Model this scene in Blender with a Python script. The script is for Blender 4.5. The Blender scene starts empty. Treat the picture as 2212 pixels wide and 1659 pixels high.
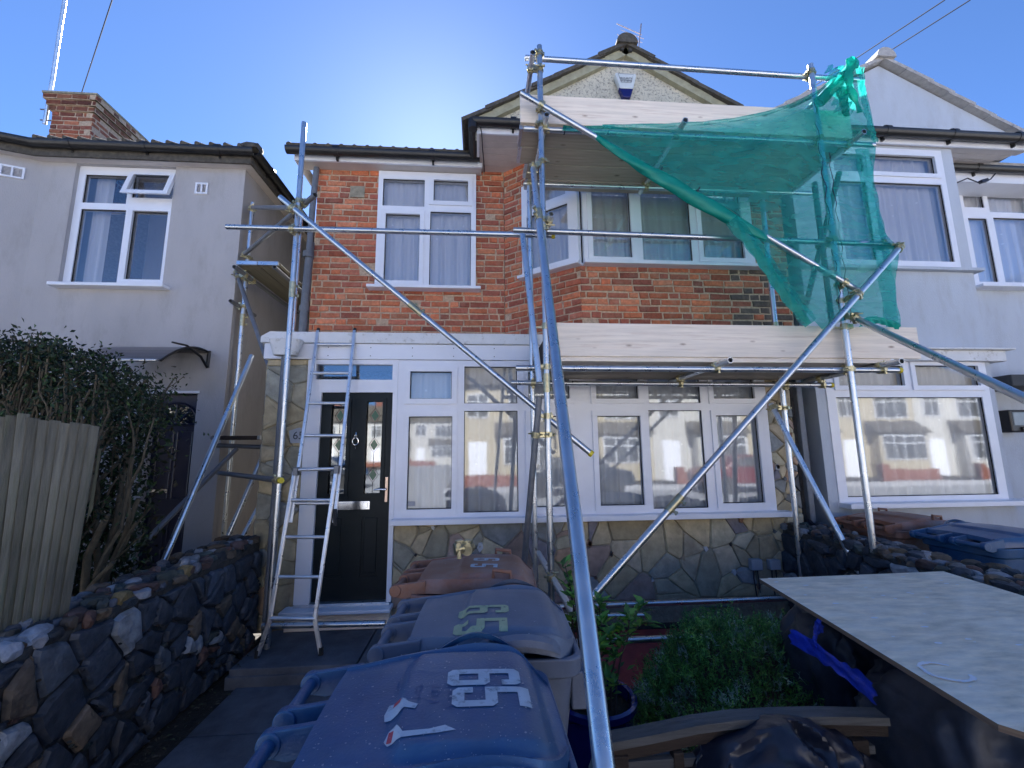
import bpy, bmesh, math, random
from mathutils import Vector, Matrix, noise
random.seed(7)
R = math.radians
sc = bpy.context.scene
COL = sc.collection

# ------------------------------------------------------------------ camera
YAW, PITCH, ROLL, FPX = R(4.393), R(8.692), R(.55), 926.65
FW = Vector((math.sin(YAW)*math.cos(PITCH), math.cos(YAW)*math.cos(PITCH), math.sin(PITCH)))
R0 = Vector((math.cos(YAW), -math.sin(YAW), 0)); D0 = FW.cross(R0)
RT = math.cos(ROLL)*R0 + math.sin(ROLL)*D0
DN = -math.sin(ROLL)*R0 + math.cos(ROLL)*D0
CAM = Vector((0, 0, 1.71))
def P(x, y, Y=None, X=None, Z=None):
    """survey helper: the photo point (x, y) measured on a real plane of the place"""
    v = FW*FPX + RT*(x-1106) + DN*(y-829.5)
    if Y is not None: t = Y/v.y
    elif X is not None: t = X/v.x
    else: t = (Z-CAM.z)/v.z
    return CAM + v*t
cd = bpy.data.cameras.new('camera'); cam = bpy.data.objects.new('camera', cd); COL.objects.link(cam)
m = Matrix((RT, -DN, -FW)).transposed().to_4x4(); m.translation = CAM
cam.matrix_world = m
cd.sensor_fit = 'HORIZONTAL'; cd.sensor_width = 36; cd.lens = FPX/2212*36; cd.clip_end = 500; cd.clip_start = .02
sc.camera = cam

# ------------------------------------------------------------------ world & sun
w = bpy.data.worlds.new('World'); sc.world = w; w.use_nodes = True
nt = w.node_tree; nt.nodes.clear()
sky = nt.nodes.new('ShaderNodeTexSky'); sky.sky_type = 'NISHITA'; sky.sun_disc = False
SUND = Vector((-.108, 1, .745)).normalized()
sky.sun_elevation = math.asin(SUND.z); sky.sun_rotation = math.atan2(SUND.x, SUND.y)
sky.altitude = 0; sky.air_density = .58; sky.dust_density = .12; sky.ozone_density = 9
bg = nt.nodes.new('ShaderNodeBackground'); bg.inputs[1].default_value = .050
out = nt.nodes.new('ShaderNodeOutputWorld')
nt.links.new(sky.outputs[0], bg.inputs[0]); nt.links.new(bg.outputs[0], out.inputs[0])
ld = bpy.data.lights.new('sun', 'SUN'); ld.energy = 5.0; ld.angle = R(.53); ld.color = (1, .97, .93)
lo = bpy.data.objects.new('sun', ld); COL.objects.link(lo)
lo.rotation_euler = SUND.to_track_quat('Z', 'Y').to_euler()
sc.view_settings.view_transform = 'Standard'; sc.view_settings.look = 'None'
sc.view_settings.exposure = 2.65; sc.view_settings.gamma = 1
sc.cycles.max_bounces = 8; sc.cycles.transparent_max_bounces = 24; sc.cycles.caustics_reflective = False
sc.cycles.use_denoising = True; sc.cycles.sample_clamp_indirect = 6

# ------------------------------------------------------------------ materials
def srgb(r, g, b):
    f = lambda c: (c/255/12.92 if c/255 <= .04045 else ((c/255+.055)/1.055)**2.4)
    return (f(r), f(g), f(b))
def mat(name, col, rough=.6, metal=0, var=.12, vscale=6, bump=0, bscale=40, stretch=None, attr=False, spec=.5, dirt=None, coat=0, tex='Object'):
    m = bpy.data.materials.new(name); m.use_nodes = True
    n = m.node_tree.nodes; l = m.node_tree.links; b = n['Principled BSDF']
    b.inputs['Roughness'].default_value = rough; b.inputs['Metallic'].default_value = metal
    b.inputs['Specular IOR Level'].default_value = spec
    if coat: b.inputs['Coat Weight'].default_value = coat
    tc = n.new('ShaderNodeTexCoord'); mp = n.new('ShaderNodeMapping'); l.new(tc.outputs[tex], mp.inputs[0])
    if stretch: mp.inputs['Scale'].default_value = stretch
    nz = n.new('ShaderNodeTexNoise'); nz.inputs['Scale'].default_value = vscale; nz.inputs['Detail'].default_value = 6
    nz.inputs['Roughness'].default_value = .62
    l.new(mp.outputs[0], nz.inputs['Vector'])
    mx = n.new('ShaderNodeMix'); mx.data_type = 'RGBA'; mx.blend_type = 'MULTIPLY'; mx.inputs[0].default_value = 1
    if attr:
        at = n.new('ShaderNodeAttribute'); at.attribute_name = 'Col'; l.new(at.outputs[0], mx.inputs[6])
    else: mx.inputs[6].default_value = (*col, 1)
    mr = n.new('ShaderNodeMapRange'); mr.inputs[1].default_value = .3; mr.inputs[2].default_value = .7
    mr.inputs[3].default_value = 1-var; mr.inputs[4].default_value = 1+var
    l.new(nz.outputs[0], mr.inputs[0]); l.new(mr.outputs[0], mx.inputs[7])
    last = mx.outputs[2]
    if dirt:
        dcol, dscale, lo_, hi_, amt = dirt
        dn = n.new('ShaderNodeTexNoise'); dn.inputs['Scale'].default_value = dscale; dn.inputs['Detail'].default_value = 8; dn.inputs['Roughness'].default_value = .7
        l.new(mp.outputs[0], dn.inputs['Vector'])
        dr = n.new('ShaderNodeMapRange'); dr.inputs[1].default_value = lo_; dr.inputs[2].default_value = hi_; dr.inputs[4].default_value = amt
        l.new(dn.outputs[0], dr.inputs[0])
        dm = n.new('ShaderNodeMix'); dm.data_type = 'RGBA'; l.new(dr.outputs[0], dm.inputs[0]); l.new(last, dm.inputs[6]); dm.inputs[7].default_value = (*dcol, 1)
        last = dm.outputs[2]
    l.new(last, b.inputs['Base Color'])
    if bump:
        bn = n.new('ShaderNodeTexNoise'); bn.inputs['Scale'].default_value = bscale; bn.inputs['Detail'].default_value = 5
        l.new(mp.outputs[0], bn.inputs['Vector'])
        bp = n.new('ShaderNodeBump'); bp.inputs['Strength'].default_value = 1; bp.inputs['Distance'].default_value = bump
        l.new(bn.outputs[0], bp.inputs['Height']); l.new(bp.outputs[0], b.inputs['Normal'])
    if metal:
        rr = n.new('ShaderNodeMapRange'); rr.inputs[1].default_value = .3; rr.inputs[2].default_value = .7
        rr.inputs[3].default_value = rough*.75; rr.inputs[4].default_value = rough*1.35
        l.new(nz.outputs[0], rr.inputs[0]); l.new(rr.outputs[0], b.inputs['Roughness'])
    return m
M = {}
M['galv'] = mat('galvanised_steel', (.60, .63, .66), .3, .95, .10, 14, .0004, 60, dirt=((.34, .34, .35), 7, .5, .8, .35))
M['galv_dark'] = mat('weathered_steel', (.20, .21, .23), .5, .6, .2, 20, .0006, 60)
M['zinc'] = mat('zinc_plated_coupler', (.52, .47, .30), .35, .9, .25, 30, .001, 50)
M['yellow'] = mat('yellow_plastic', (.65, .52, .03), .5, 0, .1)
M['alu'] = mat('aluminium', (.66, .67, .69), .32, .85, .1, 20, .0004, 90)
M['upvc'] = mat('white_upvc', (.80, .82, .88), .3, 0, .04, 3, spec=.5)
M['upvc_dirty'] = mat('weathered_white_flashing', (.72, .73, .74), .6, 0, .08, 4, .001, 60, dirt=((.22, .2, .14), 14, .55, .72, .75))
M['soffit'] = mat('soffit_board', (.62, .57, .54), .55, 0, .08, 5)
M['mortar'] = mat('mortar', (.50, .37, .26), .95, 0, .3, 30, .006, 90)
M['brick'] = mat('brick', (1, 1, 1), .9, 0, .28, 26, .004, 70, attr=True, dirt=((.40, .28, .20), 9, .5, .8, .6))
M['stone'] = mat('paving_stone', (1, 1, 1), .75, 0, .28, 9, .006, 22, attr=True, dirt=((.20, .17, .12), 7, .55, .75, .45))
M['stone_dark'] = mat('rubble_stone', (1, 1, 1), .62, 0, .45, 16, .012, 22, attr=True)
M['joint'] = mat('stone_joint', (.30, .27, .20), .95, 0, .3, 20, .008, 50)
M['joint_dark'] = mat('dark_joint', (.060, .056, .052), .95, 0, .4, 18, .015, 30)
M['render_grey'] = mat('grey_render', (.43, .415, .42), .9, 0, .09, 1.6, .003, 120, stretch=(1, 1, .35), dirt=((.27, .25, .23), 4.5, .5, .8, .55))
M['render_white'] = mat('white_render', (.50, .545, .61), .9, 0, .08, 1.6, .003, 120, stretch=(1, 1, .35), dirt=((.33, .33, .33), 4.5, .5, .8, .5))
M['gutter'] = mat('black_plastic_gutter', (.018, .017, .017), .38, 0, .3, 20)
M['tile'] = mat('concrete_roof_tile', (.085, .075, .062), .9, 0, .35, 20, .006, 40, dirt=((.16, .15, .09), 10, .55, .75, .6))
M['tile_pale'] = mat('pale_roof_tile', (.42, .40, .38), .9, 0, .15, 20, .004, 40)
M['barge'] = mat('cream_bargeboard', (.36, .34, .23), .8, 0, .2, 14, .002, 50)
M['curtain_dark'] = mat('dark_interior', (.03, .03, .032), .9, 0, .2)
M['door_black'] = mat('black_door', (.006, .012, .015), .4, 0, .15, 30, .0005, 100, spec=.2)
M['door_navy'] = mat('navy_door', (.012, .014, .04), .3, 0, .15, 30)
M['chrome'] = mat('chrome', (.75, .75, .76), .12, 1, .03)
M['brass'] = mat('handle_plate', (.6, .45, .36), .3, .8, .1)
M['wood_new'] = mat('new_timber', (.86, .76, .64), .72, 0, .14, 4, .001, 60, stretch=(.45, 9, 9), dirt=((.50, .33, .22), 3.5, .56, .74, .6))
M['wood_old'] = mat('weathered_timber', (.085, .084, .082), .85, 0, .35, 6, .003, 40, stretch=(.6, 8, 8))
M['wood_dark'] = mat('dark_stained_timber', (.030, .019, .013), .8, 0, .35, 6, .003, 40, stretch=(1, 8, 8))
M['wood_deck'] = mat('scaffold_board_timber', (.46, .39, .30), .85, 0, .18, 5, .001, 60, stretch=(.5, 9, 9), dirt=((.12, .10, .08), 6, .68, .76, .6))
M['wood_alley'] = mat('aged_board_timber', (.19, .17, .12), .85, 0, .22, 5, .001, 60, stretch=(9, .5, 9))
M['fence'] = mat('weathered_fence_boards', (.175, .165, .13), .92, 0, .45, 4, .004, 60, stretch=(7, 7, .5), dirt=((.09, .105, .035), 2.2, .45, .65, .7))
M['ply'] = mat('plywood', (.84, .70, .52), .75, 0, .26, 5, .001, 50, stretch=(1.6, 5, 3), dirt=((.86, .82, .74), 3.0, .42, .72, .5))
M['ply_edge'] = mat('plywood_edge', (.16, .11, .075), .9, 0, .3, 3, stretch=(1, 1, 40))
M['path'] = mat('dark_paving', (.105, .115, .135), .78, 0, .35, 5, .003, 60, dirt=((.19, .18, .17), 18, .6, .75, .5))
M['red'] = mat('red_painted_concrete', (.34, .06, .06), .75, 0, .3, 5, .002, 60)
M['soil'] = mat('soil', (.03, .024, .018), .95, 0, .5, 10, .02, 20)
M['asphalt'] = mat('asphalt', (.30, .31, .33), .85, 0, .2, 3, .004, 80)
M['pave'] = mat('pavement_slabs', (.50, .51, .54), .85, 0, .15, 2, .002, 60)
M['bark'] = mat('bark', (.105, .085, .055), .9, 0, .35, 18, .004, 40)
M['twig'] = mat('twig', (.075, .05, .04), .9, 0, .3, 18)
M['blue_bin'] = mat('blue_bin_plastic', (.020, .088, .215), .30, 0, .25, 5, .0010, 130, dirt=((.095, .14, .20), 3.0, .42, .70, .65))
M['grey_bin'] = mat('grey_bin_plastic', (.13, .155, .21), .45, 0, .15, 6, .0010, 130, dirt=((.19, .21, .25), 5, .5, .75, .5))
M['brown_bin'] = mat('brown_bin_plastic', (.27, .11, .06), .5, 0, .22, 6, .0012, 130, dirt=((.28, .21, .20), 3.5, .42, .62, .6))
M['rubber'] = mat('rubber', (.02, .02, .02), .8)
M['sticker_y'] = mat('pale_sticker', (.42, .46, .27), .6, 0, .15, 20, dirt=((.12, .14, .12), 40, .56, .66, .8))
M['sticker_w'] = mat('white_sticker', (.50, .56, .62), .55, 0, .12, 20, dirt=((.12, .15, .19), 28, .54, .66, .8))
M['sticker_r'] = mat('red_print', (.5, .07, .09), .6)
M['emboss'] = mat('embossed_letters', (.06, .10, .22), .5)
M['blue_glaze'] = mat('blue_glazed_pot', (.008, .014, .17), .15, 0, .2, 6, coat=.5)
M['grey_pot'] = mat('grey_plastic_pot', (.19, .21, .23), .5)
M['bag'] = mat('black_polythene', (.014, .017, .030), .36, 0, .3, 12, .003, 24, dirt=((.05, .055, .07), 40, .6, .75, .3))
M['strap'] = mat('blue_sacking', (.006, .035, .42), .5, 0, .3, 30, .001, 90)
M['darksack'] = mat('dark_sacking', (.030, .033, .045), .5, 0, .4, 10, .004, 18)
M['plaque'] = mat('grey_plaque', (.36, .38, .42), .6)
M['ink'] = mat('dark_lettering', (.03, .04, .05), .6)
M['lead'] = mat('lead_grey_pipe', (.16, .175, .20), .6, .2, .25, 12, .002, 40)
M['alarm'] = mat('alarm_case', (.62, .66, .66), .35)
M['alarm_blue'] = mat('alarm_blue', (.012, .014, .12), .25)
M['glasslead'] = mat('door_lead', (.05, .05, .055), .5, .4)
M['green_glass'] = mat('green_diamond', (.01, .09, .045), .15)
M['cable'] = mat('black_cable', (.012, .014, .03), .5)
M['antenna'] = mat('antenna_metal', (.5, .42, .42), .4, .7)
M['mast'] = mat('mast_metal', (.72, .72, .74), .3, .8)
M['poly'] = mat('canopy_polycarbonate', (.12, .11, .12), .3)
M['slate'] = mat('slate_panel', (.06, .065, .07), .8)
M['meter'] = mat('meter_box_plastic', (.34, .38, .44), .5)
M['lampglass'] = mat('floodlight_lens', (.30, .34, .36), .25)
M['cream'] = mat('cream_render', (.42, .37, .27), .9, 0, .06, 2)
M['white_paint'] = mat('white_painted_wall', (.48, .47, .44), .9, 0, .04, 2)
M['car_red'] = mat('red_car_paint', (.14, .02, .02), .25, 0, .05, coat=.6)
M['car_dark'] = mat('dark_car_paint', (.02, .025, .035), .25, 0, .05, coat=.6)
M['redbrick'] = mat('red_brick_wall', (.20, .075, .05), .9, 0, .2, 6)

def knots(name, col, sc=(3, 8, 8), thr=.075):
    m = M[name]; n = m.node_tree.nodes; l = m.node_tree.links; b = n['Principled BSDF']; src = b.inputs['Base Color'].links[0].from_socket
    tc = n.new('ShaderNodeTexCoord'); mp = n.new('ShaderNodeMapping'); mp.inputs['Scale'].default_value = sc; l.new(tc.outputs['Object'], mp.inputs[0])
    vo = n.new('ShaderNodeTexVoronoi'); vo.inputs['Scale'].default_value = 1; l.new(mp.outputs[0], vo.inputs['Vector'])
    mr = n.new('ShaderNodeMapRange'); mr.inputs[1].default_value = thr*.5; mr.inputs[2].default_value = thr*1.5; mr.inputs[3].default_value = .75; mr.inputs[4].default_value = 0; l.new(vo.outputs['Distance'], mr.inputs[0])
    mx = n.new('ShaderNodeMix'); mx.data_type = 'RGBA'; l.new(mr.outputs[0], mx.inputs[0]); l.new(src, mx.inputs[6]); mx.inputs[7].default_value = (*col, 1); l.new(mx.outputs[2], b.inputs['Base Color'])
knots('wood_new', (.26, .15, .09)); knots('wood_deck', (.10, .07, .05), (3.4, 7, 7), .09)
def objrand(name, amt):
    m = M[name]; n = m.node_tree.nodes; l = m.node_tree.links; b = n['Principled BSDF']; src = b.inputs['Base Color'].links[0].from_socket
    oi = n.new('ShaderNodeObjectInfo'); mr = n.new('ShaderNodeMapRange'); mr.inputs[3].default_value = 1-amt; mr.inputs[4].default_value = 1+amt; l.new(oi.outputs['Random'], mr.inputs[0])
    mx = n.new('ShaderNodeMix'); mx.data_type = 'RGBA'; mx.blend_type = 'MULTIPLY'; mx.inputs[0].default_value = 1; l.new(src, mx.inputs[6]); l.new(mr.outputs[0], mx.inputs[7]); l.new(mx.outputs[2], b.inputs['Base Color'])
objrand('fence', .28); objrand('wood_deck', .15); objrand('galv', .12)
def pebble():
    m = mat('pebbledash', (.60, .56, .45), .95, 0, .2, 4, .012, 60, dirt=((.16, .16, .14), 34, .50, .62, .85))
    return m
M['pebble'] = pebble()
def leafmat(name, c1, c2):
    m = mat(name, c1, .5, 0, .4, 5)
    n = m.node_tree.nodes; l = m.node_tree.links
    b = n['Principled BSDF']
    oi = n.new('ShaderNodeAttribute'); oi.attribute_name = 'Col'
    l.new(oi.outputs[0], [x for x in n if x.type == 'MIX'][0].inputs[6])
    tr = n.new('ShaderNodeBsdfTranslucent'); l.new([x for x in n if x.type == 'MIX'][0].outputs[2], tr.inputs[0])
    ms = n.new('ShaderNodeMixShader'); ms.inputs[0].default_value = .25
    o = n['Material Output']; l.new(b.outputs[0], ms.inputs[1]); l.new(tr.outputs[0], ms.inputs[2]); l.new(ms.outputs[0], o.inputs[0])
    return m
M['leaf'] = leafmat('leaf', (.03, .07, .02), 0)
def glassmat(name, base, tint=(.93, .96, 1), rough=0.0, trans=(.9, .93, .95)):
    m = bpy.data.materials.new(name); m.use_nodes = True; n = m.node_tree.nodes; l = m.node_tree.links
    n.remove(n['Principled BSDF'])
    t = n.new('ShaderNodeBsdfTransparent'); t.inputs[0].default_value = (*trans, 1)
    g = n.new('ShaderNodeBsdfGlossy'); g.inputs[0].default_value = (*tint, 1); g.inputs['Roughness'].default_value = rough
    fr = n.new('ShaderNodeFresnel'); fr.inputs[0].default_value = 1.5
    ad = n.new('ShaderNodeMath'); ad.operation = 'MULTIPLY_ADD'; ad.inputs[1].default_value = 1.2; ad.inputs[2].default_value = base
    ad.use_clamp = True; l.new(fr.outputs[0], ad.inputs[0])
    # very slight waviness of double glazing
    nz = n.new('ShaderNodeTexNoise'); nz.inputs['Scale'].default_value = 2.2; tc = n.new('ShaderNodeTexCoord'); l.new(tc.outputs['Object'], nz.inputs[0])
    bp = n.new('ShaderNodeBump'); bp.inputs['Distance'].default_value = .0007; l.new(nz.outputs[0], bp.inputs['Height']); l.new(bp.outputs[0], g.inputs['Normal'])
    ms = n.new('ShaderNodeMixShader'); l.new(ad.outputs[0], ms.inputs[0]); l.new(t.outputs[0], ms.inputs[1]); l.new(g.outputs[0], ms.inputs[2])
    l.new(ms.outputs[0], n['Material Output'].inputs[0]); return m
M['glass'] = glassmat('window_glass', .07, rough=.035)
M['glass_up'] = glassmat('upper_window_glass', .15, trans=(.98, .985, 1))
def curtainmat():
    m = bpy.data.materials.new('net_curtain'); m.use_nodes = True; n = m.node_tree.nodes; l = m.node_tree.links
    n.remove(n['Principled BSDF'])
    d = n.new('ShaderNodeBsdfDiffuse'); tr = n.new('ShaderNodeBsdfTransparent'); tr.inputs[0].default_value = (.9, .9, .9, 1)
    tc = n.new('ShaderNodeTexCoord'); mp = n.new('ShaderNodeMapping'); mp.inputs['Scale'].default_value = (8.5, 0, 8.5); l.new(tc.outputs['Object'], mp.inputs[0])
    mp.inputs['Rotation'].default_value = (0, .5, 0)
    vo = n.new('ShaderNodeTexVoronoi'); vo.distance = 'CHEBYCHEV'; vo.inputs['Scale'].default_value = 1; vo.inputs['Randomness'].default_value = .75; l.new(mp.outputs[0], vo.inputs['Vector'])
    lt = n.new('ShaderNodeMath'); lt.operation = 'LESS_THAN'; lt.inputs[1].default_value = .085; l.new(vo.outputs[0], lt.inputs[0])
    mx = n.new('ShaderNodeMix'); mx.data_type = 'RGBA'; l.new(lt.outputs[0], mx.inputs[0]); mx.inputs[6].default_value = (.80, .80, .82, 1); mx.inputs[7].default_value = (.97, .97, .97, 1)
    l.new(mx.outputs[2], d.inputs[0])
    ms = n.new('ShaderNodeMixShader'); ms.inputs[0].default_value = .14; l.new(d.outputs[0], ms.inputs[1]); l.new(tr.outputs[0], ms.inputs[2])
    l.new(ms.outputs[0], n['Material Output'].inputs[0]); return m
M['curtain'] = curtainmat()
def netmat(name, cover, col, tint):
    m = bpy.data.materials.new(name); m.use_nodes = True; n = m.node_tree.nodes; l = m.node_tree.links
    n.remove(n['Principled BSDF'])
    d = n.new('ShaderNodeBsdfDiffuse'); d.inputs[0].default_value = (*col, 1)
    t2 = n.new('ShaderNodeBsdfTranslucent'); t2.inputs[0].default_value = (*col, 1)
    g = n.new('ShaderNodeBsdfGlossy'); g.inputs['Roughness'].default_value = .45; g.inputs[0].default_value = (.5, .8, .75, 1)
    a = n.new('ShaderNodeMixShader'); a.inputs[0].default_value = .5; l.new(d.outputs[0], a.inputs[1]); l.new(t2.outputs[0], a.inputs[2])
    a2 = n.new('ShaderNodeMixShader'); a2.inputs[0].default_value = .06; l.new(a.outputs[0], a2.inputs[1]); l.new(g.outputs[0], a2.inputs[2])
    tr = n.new('ShaderNodeBsdfTransparent'); tr.inputs[0].default_value = (*tint, 1)
    tc = n.new('ShaderNodeTexCoord'); nz = n.new('ShaderNodeTexNoise'); nz.inputs['Scale'].default_value = 5; l.new(tc.outputs['Object'], nz.inputs[0])
    mp = n.new('ShaderNodeMapping'); mp.inputs['Scale'].default_value = (1, 1, 3); l.new(tc.outputs['Object'], mp.inputs[0]); l.new(mp.outputs[0], nz.inputs[0])
    mr = n.new('ShaderNodeMapRange'); mr.inputs[1].default_value = .3; mr.inputs[2].default_value = .7; mr.inputs[3].default_value = cover-.12; mr.inputs[4].default_value = cover+.12
    l.new(nz.outputs[0], mr.inputs[0])
    ms = n.new('ShaderNodeMixShader'); l.new(mr.outputs[0], ms.inputs[0]); l.new(tr.outputs[0], ms.inputs[1]); l.new(a2.outputs[0], ms.inputs[2])
    l.new(ms.outputs[0], n['Material Output'].inputs[0]); return m
M['net'] = netmat('green_debris_net', .45, (.012, .44, .38), (.50, .92, .92))
M['net_bunch'] = netmat('bunched_green_net', .85, (.006, .42, .33), (.2, .8, .7))

# ------------------------------------------------------------------ mesh helpers
class MB:
    def __init__(s): s.v = []; s.f = []; s.c = []; s.mi = []
    def add(s, vs, fs, col=None, mi=0):
        o = len(s.v); s.v += [tuple(p) for p in vs]
        for f in fs: s.f.append([o+i for i in f]); s.c.append(col or (1, 1, 1)); s.mi.append(mi)
        return s
    def box(s, a, b, col=None, mi=0):
        x0, y0, z0 = a; x1, y1, z1 = b
        if x0 > x1: x0, x1 = x1, x0
        if y0 > y1: y0, y1 = y1, y0
        if z0 > z1: z0, z1 = z1, z0
        vs = [(x0, y0, z0), (x1, y0, z0), (x1, y1, z0), (x0, y1, z0), (x0, y0, z1), (x1, y0, z1), (x1, y1, z1), (x0, y1, z1)]
        return s.add(vs, [(0, 3, 2, 1), (4, 5, 6, 7), (0, 1, 5, 4), (1, 2, 6, 5), (2, 3, 7, 6), (3, 0, 4, 7)], col, mi)
    def obox(s, c, ax, ay, az, hx, hy, hz, col=None, mi=0):
        c = Vector(c); ax = Vector(ax).normalized()*hx; ay = Vector(ay).normalized()*hy; az = Vector(az).normalized()*hz
        vs = [c+i*ax+j*ay+k*az for k in (-1, 1) for i, j in ((-1, -1), (1, -1), (1, 1), (-1, 1))]
        return s.add(vs, [(0, 3, 2, 1), (4, 5, 6, 7), (0, 1, 5, 4), (1, 2, 6, 5), (2, 3, 7, 6), (3, 0, 4, 7)], col, mi)
    def prism(s, poly, y0, y1, axis='y', col=None, mi=0):
        n = len(poly)
        if axis == 'y': f = lambda p, t: (p[0], t, p[1])
        elif axis == 'x': f = lambda p, t: (t, p[0], p[1])
        else: f = lambda p, t: (p[0], p[1], t)
        vs = [f(p, y0) for p in poly]+[f(p, y1) for p in poly]
        fs = [tuple(range(n)), tuple(range(2*n-1, n-1, -1))]+[(i, i+n, (i+1) % n+n, (i+1) % n) for i in range(n)]
        return s.add(vs, fs, col, mi)
    def cyl(s, a, b, r, r2=None, n=14, caps=True, col=None, mi=0):
        a = Vector(a); b = Vector(b); r2 = r if r2 is None else r2
        d = (b-a).normalized(); u = d.orthogonal().normalized(); v = d.cross(u)
        vs = [a+(u*math.cos(t)+v*math.sin(t))*r for t in [2*math.pi*i/n for i in range(n)]]
        vs += [b+(u*math.cos(t)+v*math.sin(t))*r2 for t in [2*math.pi*i/n for i in range(n)]]
        fs = [(i, (i+1) % n, (i+1) % n+n, i+n) for i in range(n)]
        if caps: fs += [tuple(range(n-1, -1, -1)), tuple(range(n, 2*n))]
        return s.add(vs, fs, col, mi)
    def pipe(s, a, b, ro=.02415, ri=.0195, n=18):
        a = Vector(a); b = Vector(b); d = (b-a).normalized(); u = d.orthogonal().normalized(); v = d.cross(u)
        rings = []
        for c, r in ((a, ri), (a, ro), (b, ro), (b, ri)):
            rings += [c+(u*math.cos(t)+v*math.sin(t))*r for t in [2*math.pi*i/n for i in range(n)]]
        fs = []
        for k in range(4):
            k2 = (k+1) % 4
            for i in range(n): fs.append((k*n+i, k*n+(i+1) % n, k2*n+(i+1) % n, k2*n+i))
        return s.add(rings, fs)
    def path(s, pts, rad, n=8, col=None, mi=0, closed=False):
        pts = [Vector(p) for p in pts]; rs = rad if isinstance(rad, (list, tuple)) else [rad]*len(pts)
        o = []; u = None; N = len(pts)
        for i, p in enumerate(pts):
            d = (pts[min(i+1, N-1)]-pts[max(i-1, 0)])
            if d.length < 1e-9: d = Vector((0, 0, 1))
            d.normalize()
            u = d.orthogonal().normalized() if u is None else (u-d*u.dot(d)).normalized()
            v = d.cross(u)
            o += [p+(u*math.cos(t)+v*math.sin(t))*rs[i] for t in [2*math.pi*k/n for k in range(n)]]
        fs = [(i*n+k, i*n+(k+1) % n, (i+1)*n+(k+1) % n, (i+1)*n+k) for i in range(N-1) for k in range(n)]
        fs += [tuple(range(n-1, -1, -1)), tuple(range((N-1)*n, N*n))]
        return s.add(o, fs, col, mi)
    def grid(s, fn, nu, nv, col=None, mi=0, flip=False):
        vs = [fn(i/nu, j/nv) for i in range(nu+1) for j in range(nv+1)]
        W = nv+1
        fs = [(i*W+j, (i+1)*W+j, (i+1)*W+j+1, i*W+j+1) for i in range(nu) for j in range(nv)]
        if flip: fs = [f[::-1] for f in fs]
        return s.add(vs, fs, col, mi)
    def build(s, name, material, parent=None, smooth=None, bevel=0, recalc=True):
        xs = [p[0] for p in s.v]; ys = [p[1] for p in s.v]; zs = [p[2] for p in s.v]
        o3 = Vector(((min(xs)+max(xs))/2, (min(ys)+max(ys))/2, min(zs)))
        me = bpy.data.meshes.new(name)
        me.from_pydata([(a-o3.x, b-o3.y, c-o3.z) for a, b, c in s.v], [], s.f); me.update()
        mats = material if isinstance(material, list) else [material]
        for q in mats: me.materials.append(q)
        for p, k in zip(me.polygons, s.mi): p.material_index = k
        if any(c != (1, 1, 1) for c in s.c):
            ca = me.color_attributes.new('Col', 'FLOAT_COLOR', 'CORNER')
            buf = []
            for p, c in zip(me.polygons, s.c):
                for _ in p.vertices: buf += [c[0], c[1], c[2], 1]
            ca.data.foreach_set('color', buf)
        if recalc:
            bm = bmesh.new(); bm.from_mesh(me); bmesh.ops.recalc_face_normals(bm, faces=bm.faces); bm.to_mesh(me); bm.free()
        if smooth is not None:
            me.shade_smooth(); me.set_sharp_from_angle(angle=R(smooth))
        ob = bpy.data.objects.new(name, me); COL.objects.link(ob); ob.location = o3
        if bevel:
            md = ob.modifiers.new('bevel', 'BEVEL'); md.width = bevel; md.segments = 2; md.limit_method = 'ANGLE'
        if parent is not None:
            ob.parent = parent; ob.matrix_parent_inverse = wm(parent).inverted()
        return ob
def wm(o):
    m = Matrix.LocRotScale(o.location, o.rotation_euler, o.scale)
    if o.parent: m = wm(o.parent) @ o.matrix_parent_inverse @ m
    return m
def tag(o, label, cat, group=None, kind=None):
    if label: o['label'] = label
    if cat: o['category'] = cat
    if group: o['group'] = group
    if kind: o['kind'] = kind
    return o
def thing(name, label, cat, loc, group=None):
    o = bpy.data.objects.new(name, None); COL.objects.link(o); o.location = loc; o.empty_display_size = .1
    return tag(o, label, cat, group)
def struct(o): o['kind'] = 'structure'; return o
def copy_tree(o, parent=None):
    c = o.copy(); COL.objects.link(c)
    if parent is not None: c.parent = parent
    for ch in list(o.children): copy_tree(ch, c)
    return c
def text_mesh(txt, size, extrude=.0006, bold=0):
    cu = bpy.data.curves.new('t', 'FONT'); cu.body = txt; cu.size = size; cu.extrude = extrude; cu.align_x = 'CENTER'; cu.align_y = 'CENTER'
    cu.offset = bold; cu.resolution_u = 3
    ob = bpy.data.objects.new('t', cu); COL.objects.link(ob)
    dg = bpy.context.evaluated_depsgraph_get(); me = bpy.data.meshes.new_from_object(ob.evaluated_get(dg))
    vs = [v.co.copy() for v in me.vertices]; fs = [tuple(p.vertices) for p in me.polygons]
    bpy.data.objects.remove(ob); return vs, fs

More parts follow.
